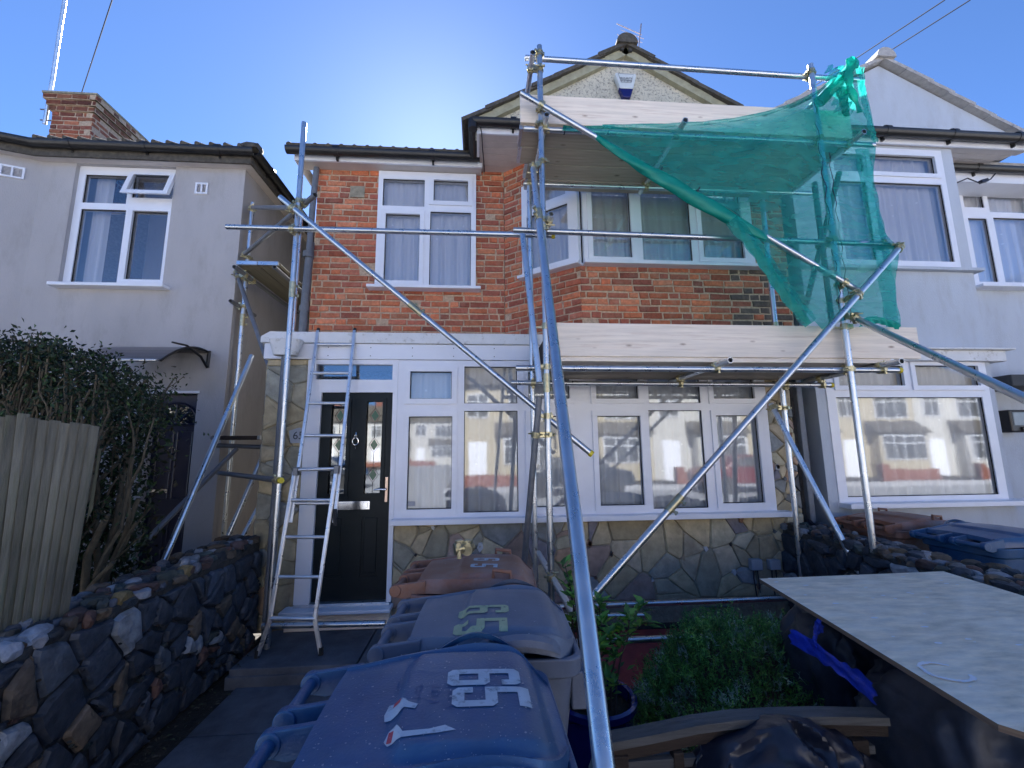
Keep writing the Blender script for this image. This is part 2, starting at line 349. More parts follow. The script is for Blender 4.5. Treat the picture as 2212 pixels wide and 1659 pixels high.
def rectW(xl, xr, yt, yb, Y):
    xm = (xl+xr)/2; ym = (yt+yb)/2
    return (P(xl, ym, Y=Y).x, P(xr, ym, Y=Y).x, P(xm, yb, Y=Y).z, P(xm, yt, Y=Y).z)
class Frame:   # local plane: origin, u direction (horizontal), n direction (into the wall)
    def __init__(s, o, u): s.o = Vector((o[0], o[1], 0)); s.u = Vector((u[0], u[1], 0)).normalized(); s.n = Vector((-s.u.y, s.u.x, 0))
    def __call__(s, a, d, z): return s.o+s.u*a+s.n*d+Vector((0, 0, z))
    def U(s, p): return (Vector((p[0], p[1], 0))-s.o).dot(s.u)
XF = Frame((0, 0), (1, 0))    # facade-parallel: a = world X, d = world Y
def holed(mb, F, a0, a1, z0, z1, holes, d0, d1, col=None, mi=0):
    xs = sorted({a0, a1, *[min(max(h[0], a0), a1) for h in holes], *[min(max(h[1], a0), a1) for h in holes]})
    zs = sorted({z0, z1, *[min(max(h[2], z0), z1) for h in holes], *[min(max(h[3], z0), z1) for h in holes]})
    def solid(i, j):
        if i < 0 or j < 0 or i >= len(xs)-1 or j >= len(zs)-1: return False
        cx = (xs[i]+xs[i+1])/2; cz = (zs[j]+zs[j+1])/2
        return not any(h[0] < cx < h[1] and h[2] < cz < h[3] for h in holes)
    for i in range(len(xs)-1):
        for j in range(len(zs)-1):
            if not solid(i, j): continue
            a, b, c, e = xs[i], xs[i+1], zs[j], zs[j+1]
            q = lambda l: mb.add([F(*t) for t in l], [(0, 1, 2, 3)], col, mi)
            q([(a, d0, c), (b, d0, c), (b, d0, e), (a, d0, e)]); q([(b, d1, c), (a, d1, c), (a, d1, e), (b, d1, e)])
            if not solid(i-1, j): q([(a, d1, c), (a, d0, c), (a, d0, e), (a, d1, e)])
            if not solid(i+1, j): q([(b, d0, c), (b, d1, c), (b, d1, e), (b, d0, e)])
            if not solid(i, j-1): q([(a, d1, c), (b, d1, c), (b, d0, c), (a, d0, c)])
            if not solid(i, j+1): q([(a, d0, e), (b, d0, e), (b, d1, e), (a, d1, e)])

def window(parent, outer, lights, F=XF, d=0, glass='glass', label=None, curtain=True, sill=None, depth=.07, dots=True, cstyle=None, name='window'):
    """outer (a0,a1,z0,z1); lights: list of (a0,a1,z0,z1,'f' or 'c'); d = front face depth"""
    fr = MB(); holed(fr, F, *outer, [l[:4] for l in lights], d, d+depth)
    fo = fr.build(name, M['upvc'], parent, recalc=False, bevel=.004)
    if label: fo['label'] = label
    for l in lights:
        a0, a1, z0, z1 = l[:4]
        g = .012
        if len(l) > 4 and l[4] == 'c':      # opening sash, proud of the frame
            s_ = MB(); t = .052
            holed(s_, F, a0-t, a1+t, z0-t, z1+t, [(a0, a1, z0, z1)], d-.018, d-.001)
            s_.build('sash', M['upvc'], fo, recalc=False, bevel=.006)
        # rubber gasket
        gk = MB(); holed(gk, F, a0-.003, a1+.003, z0-.003, z1+.003, [(a0+.006, a1-.006, z0+.006, z1-.006)], d+.012, d+.022)
        p = MB(); p.add([F(a0, d+.026, z0), F(a1, d+.026, z0), F(a1, d+.026, z1), F(a0, d+.026, z1)], [(0, 1, 2, 3)])
        p.build('pane', M[glass], fo, recalc=False)
        gk.build('gasket', M['rubber'], fo, recalc=False)
    if curtain:
        a0, a1, z0, z1 = outer; ph = random.random()*9
        def cf(u, v):
            a = a0+.03+(a1-a0-.06)*u
            fold = .024*math.sin(a*38+ph+1.6*math.sin(a*5+ph))+.013*math.sin(a*83+ph*2)
            return F(a, d+.115+fold*(.35+.65*(1-v)), z0+.03+(z1-z0-.05)*v)
        c = MB(); c.grid(cf, max(12, int((a1-a0)*70)), 6)
        c.build('net_curtain', M['curtain'], fo, smooth=180, recalc=False)
    if sill:
        a0, a1, zt, th, proj = sill
        s_ = MB(); s_.obox(F((a0+a1)/2, d-proj/2+.02, zt-th/2), F.u, F.n, (0, 0, 1), (a1-a0)/2, proj/2+.02, th/2)
        s_.build('window_sill', M['upvc'], fo, bevel=.006)
    return fo

BR0 = [(.40, .115, .05), (.35, .095, .045), (.45, .14, .06), (.30, .085, .05), (.42, .16, .08), (.36, .12, .07), (.26, .075, .045), (.47, .17, .085)]
BR = [(c[0]*1.22+.02, c[1]*1.12+.015, c[2]*1.05+.015) for c in BR0]
def bricks(parent, F, a0, a1, z0, z1, holes, d, name='brick_wall', back=.22, pitch=.075, dark=None, seed=1, kk=1):
    rnd = random.Random(seed)
    mb = MB(); holed(mb, F, a0, a1, z0, z1, holes, d+.008, d+back, mi=1)
    nrow = max(1, round((z1-z0)/pitch)); ph = (z1-z0)/nrow
    for r in range(nrow):
        zc = z0+(r+.5)*ph; x = a0-rnd.random()*.2
        while x < a1:
            L = .215 if rnd.random() < .66 else .105
            L += rnd.uniform(-.008, .008)
            xa, xb = max(x, a0), min(x+L, a1); x += L+.013
            if xb-xa < .025: continue
            segs = [(xa, xb)]
            for h in holes:
                if h[2]-.02 < zc < h[3]+.02:
                    ns = []
                    for s0, s1 in segs:
                        if s1 <= h[0] or s0 >= h[1]: ns.append((s0, s1)); continue
                        if s0 < h[0]-.02: ns.append((s0, h[0]))
                        if s1 > h[1]+.02: ns.append((h[1], s1))
                    segs = ns
            for s0, s1 in segs:
                j = lambda k=.0035: rnd.uniform(-k, k)*1.4
                pr = rnd.uniform(-.007, .003); hh = ph/2-.0068
                if rnd.random() < .04: pr += .012
                c = rnd.choice(BR); k = rnd.uniform(.66, 1.2)*kk; c = (c[0]*k, c[1]*k, c[2]*k)
                if dark and dark(s0, zc, rnd): c = (.10*k+.02, .07*k+.02, .055*k+.02)
                q = [(s0+j(), zc-hh+j()), (s1+j(), zc-hh+j()), (s1+j(), zc+hh+j()), (s0+j(), zc+hh+j())]
                e = .005
                inn = [(q[0][0]+e, q[0][1]+e), (q[1][0]-e, q[1][1]+e), (q[2][0]-e, q[2][1]-e), (q[3][0]+e, q[3][1]-e)]
                vs = [F(a, d+.012, z) for a, z in q]+[F(a, d+pr, z) for a, z in inn]
                mb.add(vs, [(4, 5, 6, 7), (0, 1, 5, 4), (1, 2, 6, 5), (2, 3, 7, 6), (3, 0, 4, 7)], c)
    return mb.build(name, [M['brick'], M['mortar']], parent, recalc=False)

def voronoi(a0, a1, z0, z1, n, rnd, minscale=1, relax=1, aspect=1):
    pts = []
    while len(pts) < n:
        p = (rnd.uniform(a0, a1), rnd.uniform(z0, z1))
        if relax == 0 and pts and min((p[0]-q[0])**2+(p[1]-q[1])**2 for q in pts) < .55*(a1-a0)*(z1-z0)/n and rnd.random() < .8: continue
        pts.append(p)
        if relax == 0 and rnd.random() < .16:
            for _ in range(2): pts.append((min(a1-.01, max(a0+.01, p[0]+rnd.uniform(-.05, .05))), min(z1-.01, max(z0+.01, p[1]+rnd.uniform(-.05, .05)))))
    def cells(pts):
        out = []
        for i, p in enumerate(pts):
            poly = [(a0, z0), (a1, z0), (a1, z1), (a0, z1)]
            for k, q in enumerate(pts):
                if k == i: continue
                mx, my = (p[0]+q[0])/2, (p[1]+q[1])/2; nx, ny = q[0]-p[0], (q[1]-p[1])
                if nx*nx+ny*ny > 4: continue
                np_ = []
                for e in range(len(poly)):
                    A = poly[e]; B = poly[(e+1) % len(poly)]
                    da = (A[0]-mx)*nx+(A[1]-my)*ny; db = (B[0]-mx)*nx+(B[1]-my)*ny
                    if da <= 0: np_.append(A)
                    if da*db < 0:
                        t = da/(da-db); np_.append((A[0]+(B[0]-A[0])*t, A[1]+(B[1]-A[1])*t))
                poly = np_
                if not poly: break
            out.append(poly)
        return out
    cs = cells(pts)
    for _ in range(relax):
        np2 = []
        for p, c in zip(pts, cs):
            if not c: np2.append(p); continue
            cx = sum(q[0] for q in c)/len(c); cz = sum(q[1] for q in c)/len(c)
            np2.append((p[0]*.5+cx*.5, p[1]*.5+cz*.5))
        pts = np2; cs = cells(pts)
    return [c for c in cs if len(c) >= 3]
CRAZY = [tuple(min(.75, v*2.0+.01) for v in c) for c in [(.20, .165, .10), (.23, .19, .12), (.18, .155, .10), (.16, .155, .125), (.13, .135, .13), (.25, .21, .135), (.19, .17, .12), (.17, .16, .12),
         (.11, .12, .125), (.19, .125, .08), (.03, .03, .032), (.46, .48, .50), (.15, .11, .09), (.09, .085, .10), (.22, .18, .11), (.20, .17, .12), (.24, .20, .13), (.17, .155, .11)]]
DARK = [tuple(v*1.35 for v in c) for c in [(.028, .034, .044), (.035, .042, .055), (.022, .026, .034), (.05, .058, .068), (.03, .035, .03), (.075, .04, .032), (.05, .036, .025), (.02, .024, .028),
        (.075, .058, .042), (.14, .15, .16), (.04, .05, .045)]]
def stones(mb, F, a0, a1, z0, z1, n, d, pal, rnd, gap=.010, relief=.012, rough=.004, holes=(), relax=1, wedges=False, t0=.14, kc=1):
    cs = voronoi(a0, a1, z0, z1, n, rnd, relax=relax)
    if wedges:      # little wedges of stone and tile pushed into the joints
        for c in cs:
            if rnd.random() > .55: continue
            vx, vz = c[rnd.randrange(len(c))]; s_ = rnd.uniform(.016, .040); a9 = rnd.random()*6; k9 = rnd.randrange(3, 6)
            if not (a0+.04 < vx < a1-.04 and z0+.04 < vz < z1-.04): continue
            col = rnd.choice([(.04, .035, .035), (.34, .25, .16), (.5, .52, .54), (.22, .12, .08), (.12, .13, .14), (.30, .26, .18)])
            p9 = [(vx+s_*rnd.uniform(.6, 1.2)*math.cos(a9+6.283*i/k9), vz+s_*1.3*rnd.uniform(.6, 1.2)*math.sin(a9+6.283*i/k9)) for i in range(k9)]
            mb.add([F(x, d+.004, z) for x, z in p9]+[F(vx+(x-vx)*.8, d-relief*1.7, vz+(z-vz)*.8) for x, z in p9], [(i, (i+1) % k9, k9+(i+1) % k9, k9+i) for i in range(k9)]+[tuple(k9+i for i in range(k9))], col)
    gap0 = gap
    for c in cs:
        gap = gap0*rnd.uniform(.5, 2.2)
        cx = sum(q[0] for q in c)/len(c); cz = sum(q[1] for q in c)/len(c)
        if any(h[0] < cx < h[1] and h[2] < cz < h[3] for h in holes): continue
        col = rnd.choice(pal); k = rnd.uniform(.75, 1.25); col = tuple(min(.8, v*k*kc) for v in col)
        size = math.sqrt(max(1e-5, sum(abs((c[i][0]-cx)*(c[(i+1) % len(c)][1]-cz)-(c[(i+1) % len(c)][0]-cx)*(c[i][1]-cz)) for i in range(len(c)))/2))
        if max(col) > .5 and size > .13: col = tuple(v*k*kc for v in pal[0])
        if len(pal) > 12 and max(col) < .09*kc and size > .10: col = tuple(v*k for v in pal[1])
        # round the corners (one Chaikin pass) and pull in from the joint
        c2 = []
        for i in range(len(c)):
            A = c[i]; B = c[(i+1) % len(c)]
            for t in (t0, 1-t0) if size > .03 else (.5,):
                c2.append((A[0]+(B[0]-A[0])*t+rnd.uniform(-rough, rough), A[1]+(B[1]-A[1])*t+rnd.uniform(-rough, rough)))
        n2 = len(c2)
        def inset(g):
            o = []
            for x, z in c2:
                dx, dz = x-cx, z-cz; L = math.hypot(dx, dz) or 1e-6
                f = max(.2, (L-g)/L); o.append((cx+dx*f, cz+dz*f))
            return o
        q0 = inset(gap*.6); q1 = inset(gap*.6+relief*.5+size*.04); q2 = inset(gap+size*.22)
        r = relief*rnd.uniform(.6, 1.4)
        tx, tz = rnd.uniform(-.05, .05)*relief*8, rnd.uniform(-.05, .05)*relief*8
        vs = [F(x, d+.01, z) for x, z in q0]+[F(x, d-r*.75+(x-cx)*tx+(z-cz)*tz, z) for x, z in q1]+[F(x, d-r+(x-cx)*tx+(z-cz)*tz+rnd.uniform(-rough, rough)*.6, z) for x, z in q2]
        fs = [(i, (i+1) % n2, n2+(i+1) % n2, n2+i) for i in range(n2)]+[(n2+i, n2+(i+1) % n2, 2*n2+(i+1) % n2, 2*n2+i) for i in range(n2)]+[tuple(2*n2+i for i in range(n2))]
        mb.add(vs, fs, col)
def rock(mb, c, sx, sy, sz, col, rnd, rot=0):
    bm = bmesh.new(); bmesh.ops.create_icosphere(bm, subdivisions=2, radius=1)
    off = Vector((rnd.random()*50, rnd.random()*50, rnd.random()*50))
    ca, sa = math.cos(rot), math.sin(rot); vs = []
    for v in bm.verts:
        p = v.co.copy(); k = 1+.28*noise.noise(p*1.3+off)+.12*noise.noise(p*3.1+off)
        p = Vector((max(-.8, min(.8, p.x))*sx*k, max(-.8, min(.8, p.y))*sy*k, max(-.75, min(.75, p.z))*sz*k))
        vs.append((c[0]+p.x*ca-p.y*sa, c[1]+p.x*sa+p.y*ca, c[2]+p.z))
    fs = [tuple(v.index for v in f.verts) for f in bm.faces]; bm.free(); mb.add(vs, fs, col)


# ================================================================== GROUND
g = MB(); g.add([(-90, -120, -.012), (90, -120, -.012), (90, 60, -.012), (-90, 60, -.012)], [(0, 1, 2, 3)]); struct(g.build('ground', M['soil']))
g = MB()
rr = random.Random(3); y = -1.35; 
xs = [-1.78, -.85, .12]
yy = -1.4
while yy < 3.60:
    y2 = min(3.604, yy+.74)
    for i in range(2):
        g.box((xs[i]+.005, yy+.005, -.06), (xs[i+1]-.005, y2-.005, rr.uniform(-.003, .003)))
    yy = y2
struct(g.build('garden_path', M['path'], bevel=.004))
g = MB()
for a, b in ((-1.84, -.92), (-.915, .1)): g.box((a, 3.60, 0), (b-.006, 4.30, .122))
g.box((-1.86, 3.585, -.05), (.12, 4.0, .075))
struct(g.build('front_step', M['path'], bevel=.006))
g = MB(); g.box((.13, 3.32, -.06), (3.05, 4.3, .0)); struct(g.build('red_painted_ground', M['red'], bevel=.004))
g = MB(); g.box((-60, -3.0, -.1), (60, -1.42, -.004)); struct(g.build('pavement', M['pave']))
g = MB(); g.box((-60, -9.0, -.2), (60, -3.14, -.008)); g.box((-9, -60, -.2), (-1.5, -9, -.009)); struct(g.build('road', M['asphalt']))
g = MB(); g.box((-60, -3.13, -.2), (60, -3.005, .005)); struct(g.build('kerb', M['pave']))
g = MB(); g.box((-1.5, -11.5, -.1), (60, -9.01, -.004)); struct(g.build('far_pavement', M['pave']))
# moss and leaf litter along the garden wall foot
g = MB()
for _ in range(500):
    a = rr.uniform(-1.99, -1.77)-0; b_ = rr.uniform(1.2, 4.1); s_ = rr.uniform(.006, .02); t = rr.random()*6
    z = .002 if b_ < 3.6 else .127
    g.add([(a+s_*math.cos(t), b_+s_*math.sin(t), z), (a-s_*math.sin(t)*.5, b_+s_*math.cos(t)*.5, z+.008), (a-s_*math.cos(t), b_-s_*math.sin(t), z+.004)], [(0, 1, 2)], rr.choice([(.05, .06, .03), (.08, .07, .05), (.03, .03, .02)]))
tag(g.build('leaf_litter', M['stone']), 'dark moss and leaf litter along the foot of the left garden wall', 'litter', kind='stuff')

# ================================================================== OUR HOUSE
YW, YB, YP = 4.95, 4.33, 4.30
house = thing('brick_house', 'red brick house with gabled bay, stripped of render, behind the front scaffolding', 'house', (.7, 4.95, 0))
H = house
WO = rectW(815, 1028, 376, 624, YW)
bricks(H, XF, -1.965, .301, 2.86, 5.28, [WO], YW, seed=3)
cant = Frame((.301, YW), (1.082-.301, YB-YW)); cl = math.hypot(1.082-.301, YB-YW)
BO = rectW(1258, 1620, 366, 573, YB)
zs0, zs1 = BO[2], BO[3]
bricks(H, cant, 0, cl, 2.86, 5.19, [(.27, cl, zs0, zs1)], 0, seed=5)
def dk(x, z, r): return (2.75 < x < 3.3 and z < 3.65 and r.random() < .75)
bricks(H, XF, 1.082, 3.464, 2.86, 5.19, [(1.082, BO[1], zs0, zs1)], YB, seed=8, dark=dk)
# plain shell: side walls, back, party wall
s_ = MB(); s_.box((-1.95, YW+.22, 0), (-1.72, 11, 5.1)); s_.box((-1.95, 10.8, 0), (3.46, 11, 5.1)); s_.box((3.38, YP+.1, 0), (3.48, 11, 5.1))
s_.box((-1.94, YW+.02, 2.5), (.45, YW+.25, 2.86))
s_.build('side_wall', M['joint_dark'], H)
# vent block and old fixing on the brickwork
v_ = MB(); r_ = rectW(757, 788, 403, 427, YW); holed(v_, XF, *r_, [], YW-.012, YW+.02); v_.build('air_brick', M['joint'], H, bevel=.004)
# upper left window (two columns)
L = lambda a, b, c, d, Y, k: (*rectW(a, b, c, d, Y), k)
yw = YW-.035
window(H, WO, [L(827, 917, 387, 445, yw, 'f'), L(937, 1011, 391, 436, yw, 'c'), L(831, 906, 463, 607, yw, 'c'), L(928, 1017, 458, 616, yw, 'f')], d=yw, glass='glass_up',
       sill=(WO[0]-.07, WO[1]+.06, WO[2]-.0, .035, .10))
# bay window front and canted side
yb = YB-.02
window(H, BO, [L(1278, 1361, 386, 556, yb, 'c'), L(1385, 1490, 380, 562, yb, 'f'), L(1513, 1600, 386, 558, yb, 'c')], d=yb, glass='glass_up',
       sill=(BO[0]-.02, BO[1]+.10, BO[2], .035, .09))
window(H, (.27, cl-.0, zs0, zs1), [(.34, cl-.12, zs0+.08, zs1-.42, 'f'), (.36, cl-.14, zs1-.30, zs1-.10, 'f')], F=cant, d=-.02, glass='glass_up', sill=(.25, cl+.03, zs0, .035, .09))
# eaves: gutter, fascia, soffit, roof
zg = P(850, 331, Y=4.70).z
def gutter(parent, a, b, r=.056, brk=True, mat_='gutter'):
    a = Vector(a); b = Vector(b); d = (b-a).normalized(); n_ = Vector((d.y, -d.x, 0)); g = MB()
    pr = [(math.cos(t), math.sin(t)) for t in [math.pi+math.pi*i/10 for i in range(11)]]
    prof = [(c*r, s*r) for c, s in pr]+[(r, .012), (r-.01, .012)]+[(c*(r-.006), s*(r-.006)) for c, s in reversed(pr)]+[(-r, .012)]
    k = len(prof)
    vs = [a+n_*c+Vector((0, 0, s)) for c, s in prof]+[b+n_*c+Vector((0, 0, s)) for c, s in prof]
    g.add(vs, [(i, (i+1) % k, (i+1) % k+k, i+k) for i in range(k)]+[tuple(range(k-1, -1, -1)), tuple(range(k, 2*k))])
    if brk:
        Lg = (b-a).length; nb = max(2, int(Lg/.75))
        for i in range(nb):
            c = a+d*(Lg*(i+.5)/nb)
            g.prism([(0, 0), (1, 0), (1, 1)], 0, 1) if False else g.obox(c-n_*.055+Vector((0, 0, -.03)), d, n_, (0, 0, 1), .011, .02, .055)
            g.cyl(c-d*.03+Vector((0, 0, -.001)), c+d*.03+Vector((0, 0, -.001)), r+.005, n=16)
    return g.build('gutter', M[mat_], parent, smooth=40)
XL = P(618, 333, Y=4.70).x
gutter(H, (XL, 4.70, zg), (0.0, 4.70, zg))
fz0 = P(850, 354, Y=4.78).z; fz1 = P(850, 338, Y=4.78).z+.05
f = MB(); f.box((XL+.06, 4.775, fz0), (.03, 4.80, fz1)); f.box((XL+.06, 4.801, fz0), (XL+.08, 5.6, fz1)); f.build('fascia', M['upvc'], H)
f = MB(); f.box((XL+.08, 4.80, fz0+.012), (.02, YW+.03, fz0+.025)); f.build('soffit', M['soffit'], H)
def roof_slab(mb, p0, p1, q0, q1, t=.05):
    a, b, c, d = [Vector(p) for p in (p0, p1, q1, q0)]; n_ = (b-a).cross(d-a).normalized()*t
    mb.add([a, b, c, d, a+n_, b+n_, c+n_, d+n_], [(0, 3, 2, 1), (4, 5, 6, 7), (0, 1, 5, 4), (1, 2, 6, 5), (2, 3, 7, 6), (3, 0, 4, 7)])
ze = zg+.035
f = MB()
roof_slab(f, (XL, 4.72, ze), (3.48, 4.72, ze), (XL, 7.9, ze+1.95), (3.48, 7.9, ze+1.95))
roof_slab(f, (3.48, 11.2, ze), (XL, 11.2, ze), (3.48, 7.9, ze+1.95), (XL, 7.9, ze+1.95))
x = XL+.02
while x < 0:      # rolled front edge of the tiles over the gutter
    f.cyl((x, 4.70, ze+.022), (x, 5.0, ze+.022+.175), .032, n=10); x += .15
f.build('roof', M['tile'], H, smooth=40)
# hooked end of the eaves, corner pipes
f = MB(); f.path([(-1.97, 4.9, 5.1), (-1.98, 4.88, 4.6), (-1.985, 4.88, 4.0)], .035, 10); f.path([(-1.99, 4.92, 4.15), (-2.0, 4.9, 3.6), (-2.01, 4.9, 2.9)], .045, 10)
f.cyl((-2.0, 4.9, 3.95), (-2.0, 4.9, 4.02), .06); f.cyl((-2.005, 4.9, 3.3), (-2.005, 4.9, 3.36), .055); f.build('corner_downpipe', M['lead'], H, smooth=40)
# gable of the bay
_a = P(1350, 104, Y=4.26); GX, GZ = _a.x, _a.z; sl = .585
def gz(x): return GZ-abs(x-GX)*sl
yg = 4.30
zb = P(1080, 291, Y=4.285).z
f = MB(); f.prism([(-.05, zb+.02), (3.48, zb+.02), (3.48, gz(3.48)-.05), (GX, GZ-.05), (-.05, gz(-.05)-.05)], yg, yg+.12); f.build('gable_wall', M['pebble'], H)
f = MB()
for sg, xe in ((-1, -.06), (1, 3.48)):
    a = Vector((GX, 0, GZ)); b = Vector((xe, 0, gz(xe)))
    d = (b-a).normalized(); n_ = Vector((-d.z, 0, d.x)); n_ = n_ if n_.z > 0 else -n_
    c = (a+b)/2-n_*.05
    f.obox((c.x, yg-.03, c.z), d, (0, 1, 0), n_, (b-a).length/2, .03, .045)
f.build('bargeboard', M['barge'], H)
def verge_roof(parent, GX, GZ, xl, xr, gzf, y0, y1, mt, nm='gable_roof'):
    f = MB(); rr = random.Random(int(GX*100))
    for xe in (xl, xr):
        a = Vector((GX, 0, GZ)); b = Vector((xe, 0, gzf(xe))); Lr = (b-a).length; d = (b-a)/Lr
        n_ = Vector((-d.z, 0, d.x)); n_ = n_ if n_.z > 0 else -n_
        k = int(Lr/.31)
        for i in range(k+1):      # overlapping courses of tile
            t0 = Lr*i/(k+1); t1 = Lr*(i+1)/(k+1)+.07
            c = a+d*((t0+t1)/2)+n_*(.018); tilt = -.055
            dd = (d-n_*-tilt*-1).normalized() if False else (d*1+n_*.05).normalized(); nn = Vector((-dd.z, 0, dd.x)); nn = nn if nn.z > 0 else -nn
            f.obox((c.x, (y0+y1)/2+rr.uniform(-.012, .012), c.z), dd, (0, 1, 0), nn, (t1-t0)/2, (y1-y0)/2, .021)
    n = 12
    for j in range(int((y1-y0)/.45)):
        ya = y0-.03+j*.45; pts = [(GX+.125*math.cos(math.pi*i/n), GZ+.02+.125*math.sin(math.pi*i/n)-.03) for i in range(n+1)]
        f.prism(pts, ya, ya+.44)
    return f.build(nm, M[mt], parent, smooth=30)
verge_roof(H, GX, GZ, -.12, 3.46, gz, 4.20, 8.2, 'tile')
f = MB(); f.box((GX-.07, 4.215, GZ-.07), (GX-.03, 4.25, GZ-.02)); f.box((GX+.03, 4.215, GZ-.08), (GX+.07, 4.25, GZ-.03)); f.build('ridge_mortar', M['joint_dark'], H)
ZG1 = P(1080, 264, Y=4.22).z; XG1 = P(1022, 290, Y=4.4).x
gutter(H, (XG1, 4.22, ZG1), (3.46, 4.22, ZG1))
gutter(H, (XG1, 4.70, zg+.05), (XG1, 4.20, ZG1), brk=False)
f = MB(); f.cyl((XG1, 4.22, ZG1+.01), (XG1, 4.22, ZG1-.10), .05); f.path([(XG1, 4.24, ZG1-.03), (XG1, 4.45, (ZG1+zg)/2), (XG1, 4.68, zg+.0)], .05, 12); f.build('gutter_elbow', M['gutter'], H, smooth=40)
f = MB(); f.box((-.01, 4.275, zb), (3.48, 4.298, zb+.09)); f.box((-.035, 4.27, zb-.01), (-.005, 4.95, zb+.14)); f.build('bay_fascia', M['upvc'], H)
f = MB(); y = 4.30
while y < 4.94: f.box((-.004, y, zb+.004), (3.46, min(y+.10, 4.945), zb+.018)); y += .106
f.build('bay_soffit', M['soffit'], H, bevel=.002)
f = MB(); f.path([(.0, 4.268, zb+.1), (.02, 4.266, zb-.01), (.03, 4.5, zb-.008), (.06, 4.93, zb-.01)], .006, 6); f.build('cable', M['cable'], H)
# alarm box
ac = P(1350, 190, Y=yg-.04); al = thing('alarm_box', 'white and navy burglar alarm box high on the pebbledashed gable', 'alarm box', (ac.x, yg, ac.z-.1))
def arect(sc_, y0, y1, z_top, z_bot, wt, wb): return [(ac.x-wt, z_top), (ac.x+wt, z_top), (ac.x+wb, z_bot), (ac.x-wb, z_bot)]
z1 = P(1350, 163, Y=yg-.04).z; zm = P(1350, 196, Y=yg-.04).z; z0 = P(1350, 214, Y=yg-.04).z
f = MB(); f.prism([(ac.x-.115, z1), (ac.x+.125, z1), (ac.x+.13, z1-.03), (ac.x+.085, zm+.0), (ac.x-.07, zm+.0), (ac.x-.12, z1-.03)], yg-.075, yg-.01); f.build('case', M['alarm'], al, bevel=.012)
f = MB(); f.prism([(ac.x-.078, zm+.02), (ac.x+.092, zm+.02), (ac.x+.05, z0), (ac.x-.035, z0)], yg-.068, yg-.008); f.build('strobe_lens', M['alarm_blue'], al, bevel=.008)
f = MB()
for t, zz, s_ in (('SECURITY', z1-.075, .034), ('SYSTEMS', z1-.107, .034)):
    vs, fs = text_mesh(t, s_); f.add([(ac.x+.005+v.x, yg-.078-v.z, zz+v.y) for v in vs], fs)
fr = [(ac.x-.085, z1-.015), (ac.x+.095, z1-.015), (ac.x+.062, z1-.128), (ac.x-.052, z1-.128), (ac.x-.085, z1-.015)]
f.path([(a, yg-.077, b) for a, b in fr], .0016, 5); f.build('lettering', M['ink'], al, recalc=False)

# ------------------------------------------------ porch
zf = P(900, 777, Y=YP-.03).z; z_m = P(900, 742, Y=YP-.06).z; zt = P(900, 719, Y=YP-.06).z
porch = H
f = MB(); f.prism([(-2.13, z_m), (3.38, z_m), (3.38, zt), (-2.05, zt), (-2.13, zt-.05)], YP-.06, YW+.0); f.build('porch_roof', M['upvc_dirty'], H, bevel=.005)
f = MB(); f.box((-2.10, YP-.035, zf), (3.36, YW, z_m-.003)); 
f.build('porch_fascia', M['upvc'], H, bevel=.004)
f = MB()
for k in range(14):
    xx = -1.9+k*.41
    for zz in (zf+.035, z_m-.04): f.cyl((xx, YP-.038, zz), (xx, YP-.034, zz), .005, n=8)
f.build('fascia_screws', M['rubber'], H)
# left pilaster, plinth, right pilaster in crazy paving
DO = (P(651, 1050, Y=YP).x, P(853, 1050, Y=YP).x, P(750, 1302, Y=YP).z, zf-.002)
dx0, dx1 = DO[0], DO[1]
sill_z = P(1200, 1112, Y=YP).z
wx1 = P(1661, 950, Y=YP).x
rs = random.Random(11)
PALP = CRAZY[:8]+CRAZY[:4]+[CRAZY[9], CRAZY[12]]
f = MB(); stones(f, XF, -2.077, dx0, .125, zf, 26, YP, PALP, rs, gap=.003, relief=.010, rough=.006, t0=.06); 
side = Frame((-2.077, YW), (0, -1)); stones(f, side, 0, YW-YP, .1, zf, 26, 0, PALP, rs, gap=.004, relief=.012)
f.build('left_pilaster_stones', M['stone'], H)
f = MB(); f.box((-2.07, YP+.008, .1), (dx0, YW, zf)); f.build('pilaster_core', M['joint'], H)
f = MB(); stones(f, XF, dx1, 3.30, .26, sill_z-.035, 84, YP, CRAZY, rs, wedges=True, gap=.003, relief=.010, rough=.004, relax=0, t0=.05); f.build('plinth_stones', M['stone'], H)
f = MB(); f.box((dx1, YP+.008, .05), (3.30, YP+.2, sill_z-.02)); f.build('plinth_core', M['joint'], H)
f = MB(); stones(f, XF, wx1, 3.30, sill_z-.03, zf, 34, YP, CRAZY, rs, wedges=True, gap=.003, relief=.010, rough=.005, relax=0, t0=.06); f.build('right_pilaster_stones', M['stone'], H)
f = MB(); f.box((wx1, YP+.0085, sill_z-.0), (3.30, YP+.25, zf)); f.build('right_pilaster_core', M['joint'], H)
# dark brick base with air brick
f = MB(); ar = rectW(1531, 1573, 1311, 1330, YP); holed(f, XF, dx1, 3.30, 0, .258, [ar], YP+.01, YP+.06); f.build('base_course', M['joint_dark'], H)
f = MB(); f.box((ar[0]-.03, YP-.01, ar[3]), (ar[1]+.03, YP+.02, ar[3]+.008)); f.box((ar[0]-.01, YP+.05, ar[2]), (ar[1], YP+.06, ar[3]), ); f.build('air_brick_vent', M['lead'], H)
